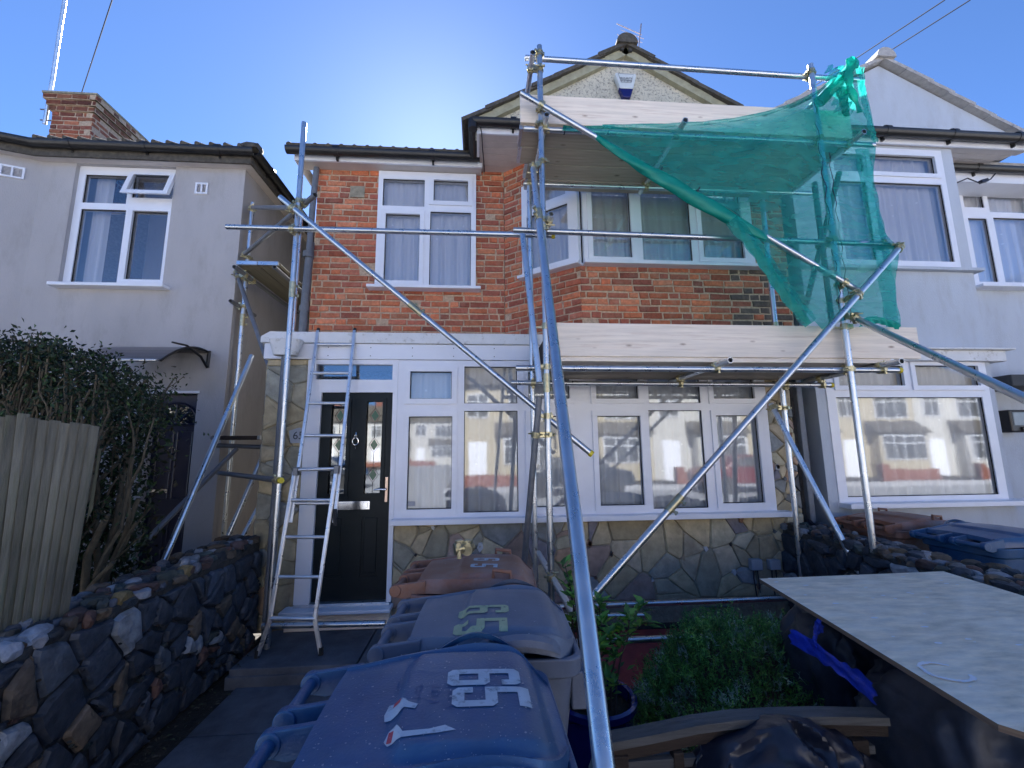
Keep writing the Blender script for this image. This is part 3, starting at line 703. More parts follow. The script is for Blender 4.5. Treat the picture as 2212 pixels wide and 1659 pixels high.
# main porch window
WPO = (dx1+.002, wx1, sill_z, zf-.004)
yp = YP-.02
wl = [(886, 976, 802, 862, 'c'), (881, 976, 900, 1093, 'c'), (1003, 1117, 793, 872, 'f'), (1002, 1119, 888, 1102, 'f'), (1141, 1229, 808, 860, 'c'), (1147, 1231, 897, 1087, 'c'),
      (1286, 1377, 805, 862, 'c'), (1293, 1387, 898, 1087, 'c'), (1400, 1511, 793, 872, 'f'), (1406, 1523, 887, 1093, 'f'), (1538, 1626, 805, 861, 'c'), (1552, 1642, 896, 1081, 'c')]
wl = [L(a, b, c, d_, yp, k) for a, b, c, d_, k in wl]
for t in range(0, 12, 2):      # keep the two rows of lights level along the frame
    wl[t] = (wl[t][0], wl[t][1], 2.215 if wl[t][4] == 'c' else 2.17, 2.49 if wl[t][4] == 'c' else 2.545, wl[t][4])
    wl[t+1] = (wl[t+1][0], wl[t+1][1], 1.155 if wl[t+1][4] == 'c' else 1.115, 2.04 if wl[t+1][4] == 'c' else 2.095, wl[t+1][4])
window(H, WPO, wl, d=yp, sill=(dx1-.01, P(1697, 1110, Y=YP).x, sill_z, .05, .12))
f = MB(); f.obox(((wl[1][0]+wl[1][1])/2-.18, yp+.022, wl[1][2]+.05), (1, 0, 0), (0, 1, 0), (0, 0, 1), .045, .001, .022); f.build('window_sticker', M['plaque'], H)
# door unit
lt = rectW(683, 848, 787, 820, yp)
lf = (P(683, 1075, Y=YP).x, P(842, 1075, Y=YP).x, P(760, 1299, Y=YP).z, P(765, 848, Y=YP).z)
f = MB(); holed(f, XF, *DO, [(lt[0], lt[1], lt[2], lt[3]), lf], YP-.02, YP+.07)
dfo = f.build('door_frame', M['upvc'], H, recalc=False, bevel=.005)
f = MB(); f.box((lt[0], YP+.01, lt[2]), (lt[1], YP+.014, lt[3])); f.build('top_light_pane', M['glass'], dfo)
f = MB(); f.box((dx0+.01, YP-.05, DO[2]-.03), (dx1-.01, YP+.06, DO[2])); f.box((lf[0]-.0, YP-.055, DO[2]), (lf[1], YP+.02, DO[2]+.012)); f.build('threshold', M['alu'], dfo, bevel=.003)
# leaf with two long glazed panels above, two raised panels below
px = lambda x, y=1000: P(x, y, Y=YP).x
pz = lambda y: P(770, y, Y=YP).z
wleaf = lf[1]-lf[0]; g1 = (lf[0]+wleaf*.135, lf[0]+wleaf*.375); g2 = (lf[0]+wleaf*.625, lf[0]+wleaf*.865)
gz0, gz1 = pz(1068), pz(866); bz0, bz1 = pz(1246), pz(1114)
yd = YP+.012
f = MB(); holed(f, XF, *lf, [(g1[0], g1[1], gz0, gz1), (g2[0], g2[1], gz0, gz1), (g1[0], g1[1], bz0, bz1), (g2[0], g2[1], bz0, bz1)], yd, yd+.045)
leaf = f.build('door_leaf', M['door_black'], H, recalc=False, bevel=.002)
f = MB()
for a, b in (g1, g2):
    holed(f, XF, a-.028, b+.028, gz0-.028, gz1+.028, [(a+.006, b-.006, gz0+.006, gz1-.006)], yd-.012, yd-.001)
    holed(f, XF, a, b, bz0, bz1, [(a+.022, b-.022, bz0+.022, bz1-.022)], yd+.012, yd+.04)
    f.box((a+.022, yd+.004, bz0+.022), (b-.022, yd+.04, bz1-.022))
f.build('door_panel', M['door_black'], leaf, bevel=.006)
for a, b in (g1, g2):
    f = MB(); f.box((a, yd+.02, gz0), (b, yd+.024, gz1)); gp = f.build('glazed_panel', M['glass'], leaf)
    f = MB(); cx = (a+b)/2; hw = (b-a)/2*.62; zc = [gz1-(gz1-gz0)*k for k in (.16, .48, .80)]; prev = gz1
    for z_ in zc:
        h_ = .075; f.path([(cx, yd+.018, prev), (cx, yd+.018, z_+h_)], .002, 5)
        q = [(cx, z_+h_), (cx+hw, z_), (cx, z_-h_), (cx-hw, z_), (cx, z_+h_)]
        f.path([(u, yd+.018, v) for u, v in q], .0022, 5); prev = z_-h_
        f.path([(a, yd+.018, z_), (cx-hw, yd+.018, z_)], .0016, 5); f.path([(cx+hw, yd+.018, z_), (b, yd+.018, z_)], .0016, 5)
    f.path([(cx, yd+.018, prev), (cx, yd+.018, gz0)], .002, 5); f.build('leading', M['glasslead'], gp)
    f = MB()
    for z_ in zc: f.add([(cx, yd+.0185, z_+.055), (cx+hw*.72, yd+.0185, z_), (cx, yd+.0185, z_-.055), (cx-hw*.72, yd+.0185, z_)], [(0, 1, 2, 3)])
    f.build('green_diamond', M['green_glass'], gp)
f = MB(); kx = (lf[0]+lf[1])/2; kz = pz(958); f.cyl((kx, yd-.002, kz+.07), (kx, yd-.022, kz+.07), .014); f.cyl((kx, yd-.012, kz+.075), (kx, yd-.012, kz+.11), .006, .002)
f.path([(kx+.028*math.sin(t), yd-.02-.006*math.sin(t/2), kz+.02-.035*math.cos(t)+.0) for t in [2*math.pi*i/20 for i in range(21)]], .0055, 8); f.cyl((kx, yd-.012, kz-.03), (kx, yd-.012, kz-.055), .009, .003)
f.build('knocker', M['chrome'], leaf, smooth=40)
f = MB(); a, b, c, d_ = kx-.155, kx+.155, pz(1101), pz(1083); f.box((a, yd-.006, c), (b, yd+.001, d_)); f.box((a+.02, yd-.010, c+.014), (b-.02, yd-.005, d_-.014)); f.build('letterbox', M['chrome'], leaf, bevel=.002)
f = MB(); hx = px(834, 1060); f.box((hx-.014, yd-.008, pz(1086)), (hx+.014, yd, pz(1031))); f.build('handle_plate', M['brass'], leaf, bevel=.005)
f = MB(); f.path([(hx, yd-.005, pz(1058)), (hx, yd-.045, pz(1058)), (hx-.05, yd-.05, pz(1057)), (hx-.11, yd-.045, pz(1058))], [.010, .010, .010, .007], 8); f.build('handle', M['chrome'], leaf, smooth=50)
# sills and timber under the door
f = MB(); f.box((px(622, 1320)-.02, YP-.16, .285), (dx1+.02, YP+.02, .318)); f.build('door_sill', M['upvc'], H, bevel=.006)
f = MB(); f.box((dx0-.05, YP-.07, .128), (dx1, YP+.02, .283)); f.build('step_board', M['wood_new'], H, bevel=.004)
# house number plaque on the left pilaster
f = MB(); a, b, c, d_ = rectW(624, 652, 924, 957, YP-.025); f.prism([(a, d_-.03), ((a+b)/2+.03, d_), (b, d_), (b, c), (a+.02, c)], YP-.03, YP-.018); pq = f.build('number_plaque', M['plaque'], H)
f = MB(); vs, fs = text_mesh('65', .105); f.add([((a+b)/2+.03+v.x, YP-.0325-v.z, (c+d_)/2-.005+v.y) for v in vs], fs); f.build('numerals', M['ink'], pq, recalc=False)
# rainwater hopper and downpipe
f = MB(); hx0 = P(618, 750, Y=YP-.14).x; zz0, zz1 = P(618, 768, Y=YP-.14).z, P(618, 735, Y=YP-.14).z
n = 16
ring = lambda z, a, b: [(hx0+a*math.copysign(abs(math.cos(t))**.5, math.cos(t)), YP-.14+b*math.copysign(abs(math.sin(t))**.5, math.sin(t)), z) for t in [2*math.pi*i/n+.2 for i in range(n)]]
vs = ring(zz0, .105, .05)+ring(zz1, .15, .075)+ring(zz1, .14, .066)+ring(zz0+.01, .09, .04)
f.add(vs, [(k*n+i, k*n+(i+1) % n, (k+1)*n+(i+1) % n, (k+1)*n+i) for k in range(3) for i in range(n)]+[tuple(range(n)), tuple(range(3*n, 4*n))]); f.build('rainwater_hopper', M['upvc_dirty'], H, smooth=40)
f = MB(); f.cyl((hx0-.01, YP-.12, .13), (hx0-.01, YP-.12, zz0+.01), .033); f.build('downpipe', M['lead'], H, smooth=40)
# right hand pipe between the houses, cables
f = MB(); xx = px(1741, 1000); f.box((xx-.03, YP-.02, .0), (xx+.03, YP+.04, 2.55)); f.build('boundary_pipe', M['lead'], H, bevel=.008)
f = MB()
for dx in (.07, .085, .105): f.path([(xx+dx, YP+.0+dx, 2.5), (xx+dx+.01, YP-.02+dx, 1.6), (xx+dx, YP+.0+dx, .95), (xx+dx-.08, YP-.03, .9), (xx+dx-.16, YP-.04, .98)], .006, 6)
f.build('cables', M['cable'], H)
for k, (x0, x1, y0, y1) in enumerate([(1622, 1646, 1208, 1232), (1662, 1685, 1209, 1231)]):
    a, b, c, d_ = rectW(x0, x1, y0, y1, YP-.05); f = MB(); f.box((a, YP-.065, c), (b, YP-.005, d_)); f.build('meter_box', M['meter'], H, bevel=.008)
    f = MB(); f.path([((a+b)/2-.02, YP-.03, c), ((a+b)/2-.025, YP-.03, c-.08), ((a+b)/2-.01, YP-.03, .26)], .006, 6); f.path([((a+b)/2+.02, YP-.03, c), ((a+b)/2+.025, YP-.03, .3)], .005, 6); f.build('meter_cable', M['cable'], H)
# tv aerial on the ridge
a0 = P(1372, 92, Y=7.9); f = thing('tv_aerial', 'small yagi tv aerial above the ridge of the brick house', 'aerial', a0)
b_ = MB(); b_.cyl(a0-Vector((0, 0, .6)), P(1385, 52, Y=7.9), .016); b_.build('mast', M['antenna'], f)
b_ = MB(); 
for (xa, ya, xb, yb_) in ((1332, 51, 1386, 75), (1340, 64, 1391, 84), (1333, 74, 1340, 78), (1366, 84, 1387, 92)): b_.cyl(P(xa, ya, Y=7.9), P(xb, yb_, Y=7.95), .011 if ya < 60 else .006, n=6)
b_.build('elements', M['antenna'], f)

# ================================================================== LEFT HOUSE
LY = 5.2; LX = -2.958
lh = thing('rendered_house', 'grey rendered house on the left with hipped eaves and a navy door', 'house', (-4.5, LY, 0))
lz = P(300, 357, Y=LY).z+.03
LW = rectW(153, 372, 362, 622, LY+.05)
ldr = (P(312, 1000, Y=LY).x, P(412, 1000, Y=LY).x, .25, P(400, 850, Y=LY).z)
LJ = -5.33
f = MB(); holed(f, XF, LJ, LX, 0, lz, [LW, ldr], LY, LY+.3)
f.box((LX-.3, LY+.302, 0), (LX, 11.5, lz)); f.box((-10, 11.2, 0), (LX, 11.5, lz)); f.box((-10.2, 4.6, 0), (-10, 11.5, lz))
cA = Vector((LJ, LY, 0)); cB = Vector((LJ-1.2, LY-.42, 0)); cF = Frame(cB, cA-cB); cL = (cA-cB).length
holed(f, cF, 0, cL, 0, lz, [], 0, .25); f.box((-10, cB.y, 0), (cB.x, cB.y+.25, lz))
f.build('rendered_wall', M['render_grey'], lh, recalc=False)
yl = LY+.05
sash_open = L(293, 371, 383, 425, yl, 'c')
wf = window(lh, LW, [L(181, 276, 378, 439, yl, 'f'), L(163, 262, 452, 614, yl, 'f'), L(279, 357, 457, 605, yl, 'c'), (sash_open[0]-.03, sash_open[1]+.02, sash_open[2]-.02, sash_open[3]+.02, 'f')], d=yl, glass='glass_up', curtain=False,
            sill=(P(113, 625, Y=LY-.05).x, P(361, 625, Y=LY-.05).x, LW[2], .04, .18))
# the top hung light stands open
f = MB(); t = .055; holed(f, XF, sash_open[0]-t, sash_open[1]+t, sash_open[2]-t, sash_open[3]+t, [sash_open[:4]], -.02, .03)
f2 = MB(); f2.add([(sash_open[0], .01, sash_open[2]), (sash_open[1], .01, sash_open[2]), (sash_open[1], .01, sash_open[3]), (sash_open[0], .01, sash_open[3])], [(0, 1, 2, 3)])
zt_ = sash_open[3]+t
def swing(mb, ang=R(17)):
    for i, v in enumerate(mb.v):
        dz = v[2]-zt_; mb.v[i] = (v[0], yl-.02+v[1]*math.cos(ang)+dz*math.sin(ang), zt_+dz*math.cos(ang)-v[1]*math.sin(ang)*-1)
swing(f); swing(f2); f.build('open_sash', M['upvc'], wf, recalc=False, bevel=.004); f2.build('pane', M['glass_up'], wf, recalc=False)
# pale curtain edge and dark room behind
f = MB(); f.grid(lambda u, v: (LW[0]+.08+.20*u, yl+.16+.02*math.sin(u*14), LW[2]+.03+(LW[3]-LW[2]-.06)*v), 16, 3); f.build('curtain', M['curtain'], wf, smooth=180)
f = MB(); f.box((LW[0]-.2, yl+1.4, LW[2]-.3), (LW[1]+.2, yl+1.45, LW[3]+.3)); f.build('room_wall', M['render_grey'], lh)
# navy door with fan light
f = MB(); holed(f, XF, *ldr, [], LY+.08, LY+.14); ld_ = f.build('front_door', M['door_navy'], lh)
f = MB(); cx, cz, rad = P(370, 916, Y=LY).x, P(370, 916, Y=LY).z, .235
f.prism([(cx+rad*math.cos(math.pi*i/16), cz+rad*math.sin(math.pi*i/16)) for i in range(17)], LY+.066, LY+.072); f.build('fan_light', M['glass'], ld_)
f = MB()
for aa in (45, 90, 135): f.cyl((cx, LY+.062, cz), (cx+rad*math.cos(R(aa)), LY+.062, cz+rad*math.sin(R(aa))), .008, n=6)
f.path([(cx+(rad+.01)*math.cos(math.pi*i/16), LY+.064, cz+(rad+.01)*math.sin(math.pi*i/16)) for i in range(17)], .014, 6); f.cyl((cx-rad-.01, LY+.064, cz), (cx+rad+.01, LY+.064, cz), .014, n=6)
for a, b, c, d_ in ((.08, .30, .42, 1.02), (.36, .58, .42, 1.02), (.08, .30, 1.2, 1.95), (.36, .58, 1.2, 1.95)):
    w0 = ldr[1]-ldr[0]; k = w0/.66; a = ldr[0]+a*k; b = ldr[0]+b*k
    f.path([(a, LY+.078, c), (b, LY+.078, c), (b, LY+.078, d_), (a, LY+.078, d_), (a, LY+.078, c)], .008, 6)
f.build('door_mouldings', M['door_navy'], ld_)
f = MB(); a, b, c, d_ = rectW(308, 360, 1057, 1064, LY+.07); f.box((a, LY+.07, c), (b, LY+.078, d_)); f.path([(cx+.0+.035*math.sin(t), LY+.055, cz-.30-.04*math.cos(t)) for t in [2*math.pi*i/16 for i in range(17)]], .007, 6); f.build('door_furniture', M['chrome'], ld_)
f = MB(); f.box((ldr[0]-.05, LY-.012, ldr[3]), (ldr[1]+.02, LY+.06, ldr[3]+.03)); f.build('door_head', M['upvc'], lh, bevel=.004)
# vents
for x0, x1, y0, y1, fr in ((24, 68, 350, 381, 1), (423, 450, 396, 420, 0)):
    if fr: c = P(46, 366, Y=LY-.6); F_ = cF; u0 = (cA-cB).length-.26; zc = P(46, 366, Y=5.05).z; a, b, c_, d_ = u0-.10, u0+.12, zc-.07, zc+.08; dd = 0
    else: a, b, c_, d_ = rectW(x0, x1, y0, y1, LY); F_ = XF; dd = LY
    f = MB(); holed(f, F_, a, b, c_, d_, [(a+.02, (a+b)/2-.008, c_+.02, d_-.02), ((a+b)/2+.008, b-.02, c_+.02, d_-.02)], dd-.018, dd-.001)
    z = c_+.025
    while z < d_-.02:
        f.add([F_(a+.02, dd-.016, z), F_(b-.02, dd-.016, z), F_(b-.02, dd-.004, z+.01), F_(a+.02, dd-.004, z+.01)], [(0, 1, 2, 3)]); z += .017
    f.build('wall_vent', M['upvc'], lh)
# eaves
zlg = P(300, 316, Y=LY-.19).z; zso = P(300, 358, Y=LY).z
GXR = LX+.30
def edge(d): return [(-10.3, cB.y-d, 0), (cB.x-d*.25, cB.y-d, 0), (LJ+d*.15, LY-d, 0), (LX+d, LY-d, 0), (LX+d, 11.5, 0)]
e = edge(.19)
for a, b in zip(e[:-1], e[1:]): gutter(lh, (a[0], a[1], zlg), (b[0], b[1], zlg), r=.06)
f = MB(); e2 = edge(.13)
for a, b in zip(e2[:-1], e2[1:]):
    A = Vector(a); B = Vector(b); d_ = (B-A).normalized(); f.obox((A+B)/2+Vector((0, 0, (zlg+zso)/2)), d_, (-d_.y, d_.x, 0), (0, 0, 1), (B-A).length/2, .012, (zlg-zso)/2+.01)
f.build('dark_fascia', M['tile'], lh)
f = MB(); e3 = edge(.125); e4 = edge(-.02)
for i in range(4):
    f.add([(e3[i][0], e3[i][1], zso+.004), (e3[i+1][0], e3[i+1][1], zso+.004), (e4[i+1][0], e4[i+1][1], zso+.004), (e4[i][0], e4[i][1], zso+.004)], [(0, 1, 2, 3)])
f.build('soffit', M['soffit'], lh, recalc=False)
f = MB(); er = edge(.23); zr = zlg+.03; rid = [(-8, 8.3, zr+1.8), (-7, 8.3, zr+1.8), (-6.2, 8.3, zr+1.8), (-6.2, 8.3, zr+1.8), (-6.2, 8.5, zr+1.8)]
for i in range(4):
    f.add([(er[i][0], er[i][1], zr), (er[i+1][0], er[i+1][1], zr), rid[i+1], rid[i]], [(0, 1, 2, 3)])
f.add([(-10.3, 11.6, zr), (LX+.4, 11.6, zr), rid[4], rid[0]], [(0, 1, 2, 3)])
rr = random.Random(5); x = LJ+.1
while x < LX+.15: f.cyl((x, LY-.24, zr+.0), (x, LY+.2, zr+.22), .03, n=8); x += .165
x = -9
while x < cB.x: f.cyl((x, cB.y-.24, zr+.0), (x, cB.y+.2, zr+.22), .03, n=8); x += .165
for k in range(5): rock(f, (LX+.12-.1*k, LY-.10+.13*k, zr+.05+.06*k), .13, .13, .085, (1, 1, 1), rr)
f.build('roof', M['tile'], lh, recalc=False)
# chimney of the left house
cx0, cx1 = P(110, 260, Y=6.5).x, P(200, 260, Y=6.5).x
zc0, zc1 = P(150, 318, Y=6.5).z-.6, P(150, 212, Y=6.5).z
f = MB(); r_ = random.Random(9)
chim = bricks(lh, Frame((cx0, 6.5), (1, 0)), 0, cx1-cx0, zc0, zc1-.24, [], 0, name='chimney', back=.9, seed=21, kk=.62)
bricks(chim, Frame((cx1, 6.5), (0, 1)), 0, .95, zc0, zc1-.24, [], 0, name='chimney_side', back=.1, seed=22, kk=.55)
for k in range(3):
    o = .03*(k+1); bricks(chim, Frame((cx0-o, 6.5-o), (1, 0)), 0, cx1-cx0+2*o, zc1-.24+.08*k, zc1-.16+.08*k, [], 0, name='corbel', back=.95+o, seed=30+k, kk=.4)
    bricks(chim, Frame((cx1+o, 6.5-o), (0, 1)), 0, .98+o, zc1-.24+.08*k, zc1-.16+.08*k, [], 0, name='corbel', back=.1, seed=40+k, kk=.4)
f = MB(); f.box((cx0-.1, 6.4, zc1), (cx1+.1, 7.5, zc1+.03)); f.build('capping', M['joint'], chim)
# mast with aerial on chimney
ms = thing('aerial_mast', 'tall bright metal aerial mast strapped to the left chimney', 'aerial mast', P(95, 268, Y=6.6))
p0, p1 = P(96, 268, Y=6.6), P(150, -60, Y=6.3)
f = MB(); f.path([p0, p0.lerp(p1, .3)+Vector((.01, 0, 0)), p0.lerp(p1, .6), p1], .026, 8); f.build('mast', M['mast'], ms, smooth=60)
f = MB()
for y_, dx in ((236, 14), (259, 12)): f = MB(); f.cyl(P(87, y_, Y=6.6), P(110+dx, y_+2, Y=6.62), .012, n=6); f.build('bracket', M['galv_dark'], ms)
# door canopy
cn = thing('door_canopy', 'smoky polycarbonate door canopy with black curved bracket on the grey house', 'canopy', (P(330, 790, Y=LY).x, LY, P(330, 790, Y=LY).z))
xa, xb = P(190, 770, Y=LY-.6).x, P(368, 770, Y=LY-.6).x
xr = P(452, 770, Y=LY).x
zc_, zf_ = P(455, 762, Y=LY).z+.02, P(300, 777, Y=LY-.75).z
def cano(u, v): 
    yy = LY-.75*v; return (xa+(xr-xa)*u-.0, yy, zc_-.02+.04*math.sin(v*math.pi*.9)-(zc_-zf_)*v**2)
f = MB(); f.grid(cano, 2, 10); f.grid(lambda u, v: tuple(Vector(cano(u, v))-Vector((0, 0, .006))), 2, 10); f.build('sheet', M['poly'], cn)
f = MB(); f.cyl((xa, LY-.75, zf_-.005), (xr-.03, LY-.75, zf_-.005), .016); f.build('front_rail', M['alu'], cn)
f = MB(); f.path([cano(1, v/8) for v in range(9)], .013, 8); f.path([(xr, LY-.01, zc_), (xr, LY-.01, zc_-.2)], .02, 6); f.path([(xr, LY-.02, zc_-.2), (xr, LY-.15, zc_-.1), (xr, LY-.4, zc_-.03), (xr, LY-.62, zc_-.05)], [.014, .014, .012, .01], 8); f.build('bracket', M['gutter'], cn, smooth=50)

# ================================================================== RIGHT HOUSE
rh = thing('white_gabled_house', 'pale rendered gabled house on the right with curtained bay windows', 'house', (5, 4.33, 0))
RX0, RX1 = 3.62, 5.74; rz = 5.1
RU = rectW(1800, 2052, 322, 574, YB)
RU = (RU[0], P(2052, 450, Y=YB).x, RU[2], RU[3])
RL = rectW(1786, 2152, 782, 1088, YB); RL = (P(1796, 950, Y=YB).x, P(2158, 950, Y=YB).x-.02, P(1990, 1082, Y=YB).z, P(1990, 778, Y=YB).z)
f = MB(); holed(f, XF, RX0, RX1, 0, rz+.3, [RU, RL], YB, YB+.2)
f.box((RX1-.2, YB+.202, 0), (RX1, YW+.02, rz+.3)); f.box((RX0, YB+.202, 0), (RX0+.15, 11, rz+.3)); f.box((RX0, 10.8, 0), (11, 11, rz+.3))
RM = rectW(2078, 2290, 408, 622, YW); RM = (P(2083, 500, Y=YW).x, P(2083, 500, Y=YW).x+1.15, RM[2], RM[3])
holed(f, XF, RX1, 11, 0, rz+.25, [RM], YW+.021, YW+.25); f.box((10.8, YW+.26, 0), (11, 11, rz))
f.build('rendered_wall', M['render_white'], rh, recalc=False)
ry = YB-.01
tl0, tl1 = P(1900, 372, Y=ry).z, P(1900, 335, Y=ry).z; bl0, bl1 = P(1960, 563, Y=ry).z, P(1960, 396, Y=ry).z
xm = P(1887, 450, Y=ry).x
window(rh, RU, [(RU[0]+.07, xm-.05, tl0, tl1, 'f'), (xm+.03, RU[1]-.12, tl0, tl1, 'c'), (RU[0]+.07, xm-.05, bl0, bl1, 'f'), (xm+.03, RU[1]-.07, bl0, bl1, 'f')], d=ry, glass='glass_up')
window(rh, RL, [L(1808, 1949, 790, 833, ry, 'c'), L(1976, 2112, 790, 833, ry, 'c'), (P(1818, 960, Y=ry).x, P(2140, 960, Y=ry).x, P(1990, 1071, Y=ry).z, P(1990, 858, Y=ry).z, 'f')], d=ry,
       sill=(P(1822, 1090, Y=YB).x-.05, 5.9, RL[2], .05, .14))
ryw = YW+.0
c1 = RM[0]+.42
window(rh, RM, [(RM[0]+.07, c1-.05, RM[3]-.30, RM[3]-.09, 'f'), (c1+.02, RM[1]-.07, RM[3]-.36, RM[3]-.07, 'f'), (RM[0]+.09, c1-.05, RM[2]+.08, RM[3]-.46, 'f'), (c1+.05, RM[1]-.07, RM[2]+.08, RM[3]-.44, 'f')], d=ryw, glass='glass_up', sill=(RM[0]-.05, RM[1]+.1, RM[2], .035, .14))
# ledges
f = MB(); z = P(2020, 578, Y=YB-.04).z; f.box((RX0, YB-.07, z-.035), (RX1+.07, YB+.0, z)); f.box((RX1-.0, YB+.001, z-.035), (RX1+.07, YW, z)); f.build('ledge', M['render_white'], rh, bevel=.004)
f = MB(); z = P(2080, 752, Y=YB-.1).z; f.box((RX0, YB-.14, z-.02), (RX1+.17, YB-.0, z)); f.box((RX0, YB-.09, z-.14), (RX1+.10, YB-.001, z-.021)); f.box((RX1, YB+.0, z-.02), (RX1+.17, YW, z)); f.box((RX1, YB, z-.14), (RX1+.10, YW, z-.021)); f.build('cornice', M['upvc_dirty'], rh, bevel=.006)
# gable, roof, gutter, soffit
_a = P(1905, 130, Y=4.26); G2X, G2Z = _a.x, _a.z
def gz2(x): return G2Z-abs(x-G2X)*(.545)
zg2 = P(2040, 290, Y=4.20).z; zs2 = P(2100, 318, Y=4.27).z
f = MB(); f.prism([(3.49, zs2+.05), (6.8, zs2+.05), (6.8, gz2(6.8)), (G2X, G2Z-.03), (3.49, gz2(3.49)-.03)], 4.31, 4.36); f.build('gable_wall', M['render_white'], rh)
verge_roof(rh, G2X, G2Z, 3.40, 6.75, gz2, 4.22, 8.3, 'tile_pale')
gutter(rh, (3.49, 4.20, zg2), (6.9, 4.20, zg2), r=.062)
f = MB(); f.box((3.49, 4.27, zs2), (6.75, 4.295, zs2+.13)); f.build('fascia', M['upvc'], rh, bevel=.003)
f = MB(); 
y = 4.30
while y < 4.93:
    xe = 6.75-(y-4.30)*1.1; f.add([(3.5, y, zs2+.01), (xe, y, zs2+.01), (xe-.06, y+.09, zs2+.01), (3.5, y+.09, zs2+.01), (3.5, y, zs2+.03), (xe, y, zs2+.03), (xe-.06, y+.09, zs2+.03), (3.5, y+.09, zs2+.03)], [(0, 3, 2, 1), (4, 5, 6, 7), (0, 1, 5, 4), (1, 2, 6, 5), (2, 3, 7, 6)]); y += .096
f.build('soffit', M['soffit'], rh)
zg3 = P(2190, 366, Y=4.6).z
gutter(rh, (6.0, 4.6, zg3), (11, 4.6, zg3)); f = MB(); f.box((5.9, 4.66, zg3-.16), (11, 4.68, zg3+.02)); f.box((5.9, 4.681, zg3-.16), (11, YW+.02, zg3-.15)); f.build('main_fascia', M['upvc'], rh)
f = MB(); roof_slab(f, (5.9, 4.6, zg3+.03), (11.2, 4.6, zg3+.03), (5.9, 7.9, zg3+1.9), (11.2, 7.9, zg3+1.9)); roof_slab(f, (11.2, 11.2, zg3), (3.48, 11.2, zg3), (11.2, 7.9, zg3+1.9), (3.48, 7.9, zg3+1.9)); f.build('roof', M['tile_pale'], rh)
f = MB(); q = [P(2060, 398, Y=4.5), P(2090, 385, Y=4.5), P(2115, 395, Y=4.5), P(2140, 387, Y=4.5), P(2150, 375, Y=4.5)]; f.path(q, .008, 6); f.obox(P(2125, 391, Y=4.5), (1, 0, .3), (0, 1, 0), (-.3, 0, 1), .05, .02, .02); f.build('eaves_cable', M['cable'], rh)
# flood light and door hood at the right edge
fl = thing('floodlight', 'black wall floodlight on the white house beside the lower bay', 'floodlight', P(2190, 935, Y=YW-.1))
a, b, c, d_ = rectW(2170, 2216, 886, 934, YW-.1); f = MB(); f.box((a, YW-.16, c), (b, YW+.0, d_)); f.build('housing', M['gutter'], fl, bevel=.02)
f = MB(); f.box((a+.04, YW-.168, c+.08), (b-.03, YW-.15, d_-.03)); f.build('lens', M['lampglass'], fl, bevel=.012)
f = MB(); f.cyl(((a+b)/2, YW-.15, c+.045), ((a+b)/2, YW-.18, c+.04), .022); f.build('sensor', M['gutter'], fl)
a, b, c, d_ = rectW(2164, 2260, 812, 836, YW-.4); f = MB(); f.box((a, YW-.5, c), (b+.6, YW+.02, d_)); f.build('door_hood', M['slate'], rh, bevel=.01)

# ================================================================== STREET BEHIND THE CAMERA (mirrored in the windows)
def far_house(x0, x1, yf, wallm, label, seed, bay=True):
    r = random.Random(seed); t = thing('terraced_house', label, 'house', ((x0+x1)/2, yf, 0), 'terraced houses across the street')
    W = x1-x0
    f = MB(); f.box((x0, yf-8, 0), (x1-.02, yf, 5.2)); f.build('wall', M[wallm], t)
    f = MB(); f.prism([(yf+.35, 5.15), (yf-4, 7.6), (yf-8.3, 5.15)], x0-.0, x1-.03, axis='x'); f.build('roof', M['tile'], t)
    f = MB(); f.box((x0+.1, yf-3.6, 6.6), (x0+.9, yf-4.5, 8.3)); f.build('chimney', M['redbrick'], t)
    def win(a, b, c, d, yy, cols):
        f = MB(); f.box((a, yy, c), (b, yy+.05, d)); wf_ = f.build('window', M['upvc'], t)
        f = MB(); n = cols; g = .05; cw = (b-a-g*(n+1))/n
        for i in range(n):
            xa = a+g+i*(cw+g); f.box((xa, yy+.051, c+g), (xa+cw, yy+.06, c+(d-c)*.68)); f.box((xa, yy+.051, c+(d-c)*.68+g), (xa+cw, yy+.06, d-g))
        f.build('pane', M['slate'], wf_)
    win(x0+W*.52, x0+W*.92, 3.3, 4.7, yf, 3); win(x0+W*.1, x0+W*.32, 3.4, 4.7, yf, 2)
    if bay:
        f = MB(); f.box((x0+W*.42, yf, 0), (x0+W*.96, yf+.7, 2.45)); f.build('bay', M[wallm], t)
        f = MB(); f.prism([(yf+.95, 2.45), (yf, 3.15), (yf, 2.45)], x0+W*.38, x1-.05, axis='x'); f.build('bay_roof', M['tile'], t)
        win(x0+W*.46, x0+W*.93, .95, 2.3, yf+.7, 4)
    f = MB(); f.box((x0+W*.12, yf, 0), (x0+W*.3, yf+.06, 2.1)); f.build('door', M['upvc'], t)
    f = MB(); f.box((x0+.0, yf+2.6, 0), (x0+W*.6, yf+2.85, .55)); f.box((x0, yf+2.55, 0), (x0+.4, yf+2.9, .8)); f.build('front_wall', M['redbrick'], t)
cols = ['cream', 'cream', 'white_paint', 'cream', 'cream', 'white_paint']
lb = ['cream terraced house across the street, first right of the road end', 'cream terraced house across the street, second right of the road end', 'white terraced house across the street, third right of the road end', 'cream terraced house across the street, fourth right of the road end',
      'cream terraced house across the street, fifth right of the road end', 'white terraced house across the street, sixth right of the road end']
for k in range(6): far_house(-1.2+5.3*k, -1.2+5.3*(k+1), -14.5, cols[k], lb[k], k)
lb2 = ['nearest', 'second', 'third', 'fourth', 'fifth']
for k in range(4): far_house(-24+5.3*k, -24+5.3*(k+1), -44, 'white_paint', 'white terraced house closing the side street, %s from its left end' % ['first', 'second', 'third', 'fourth'][k], 20+k)
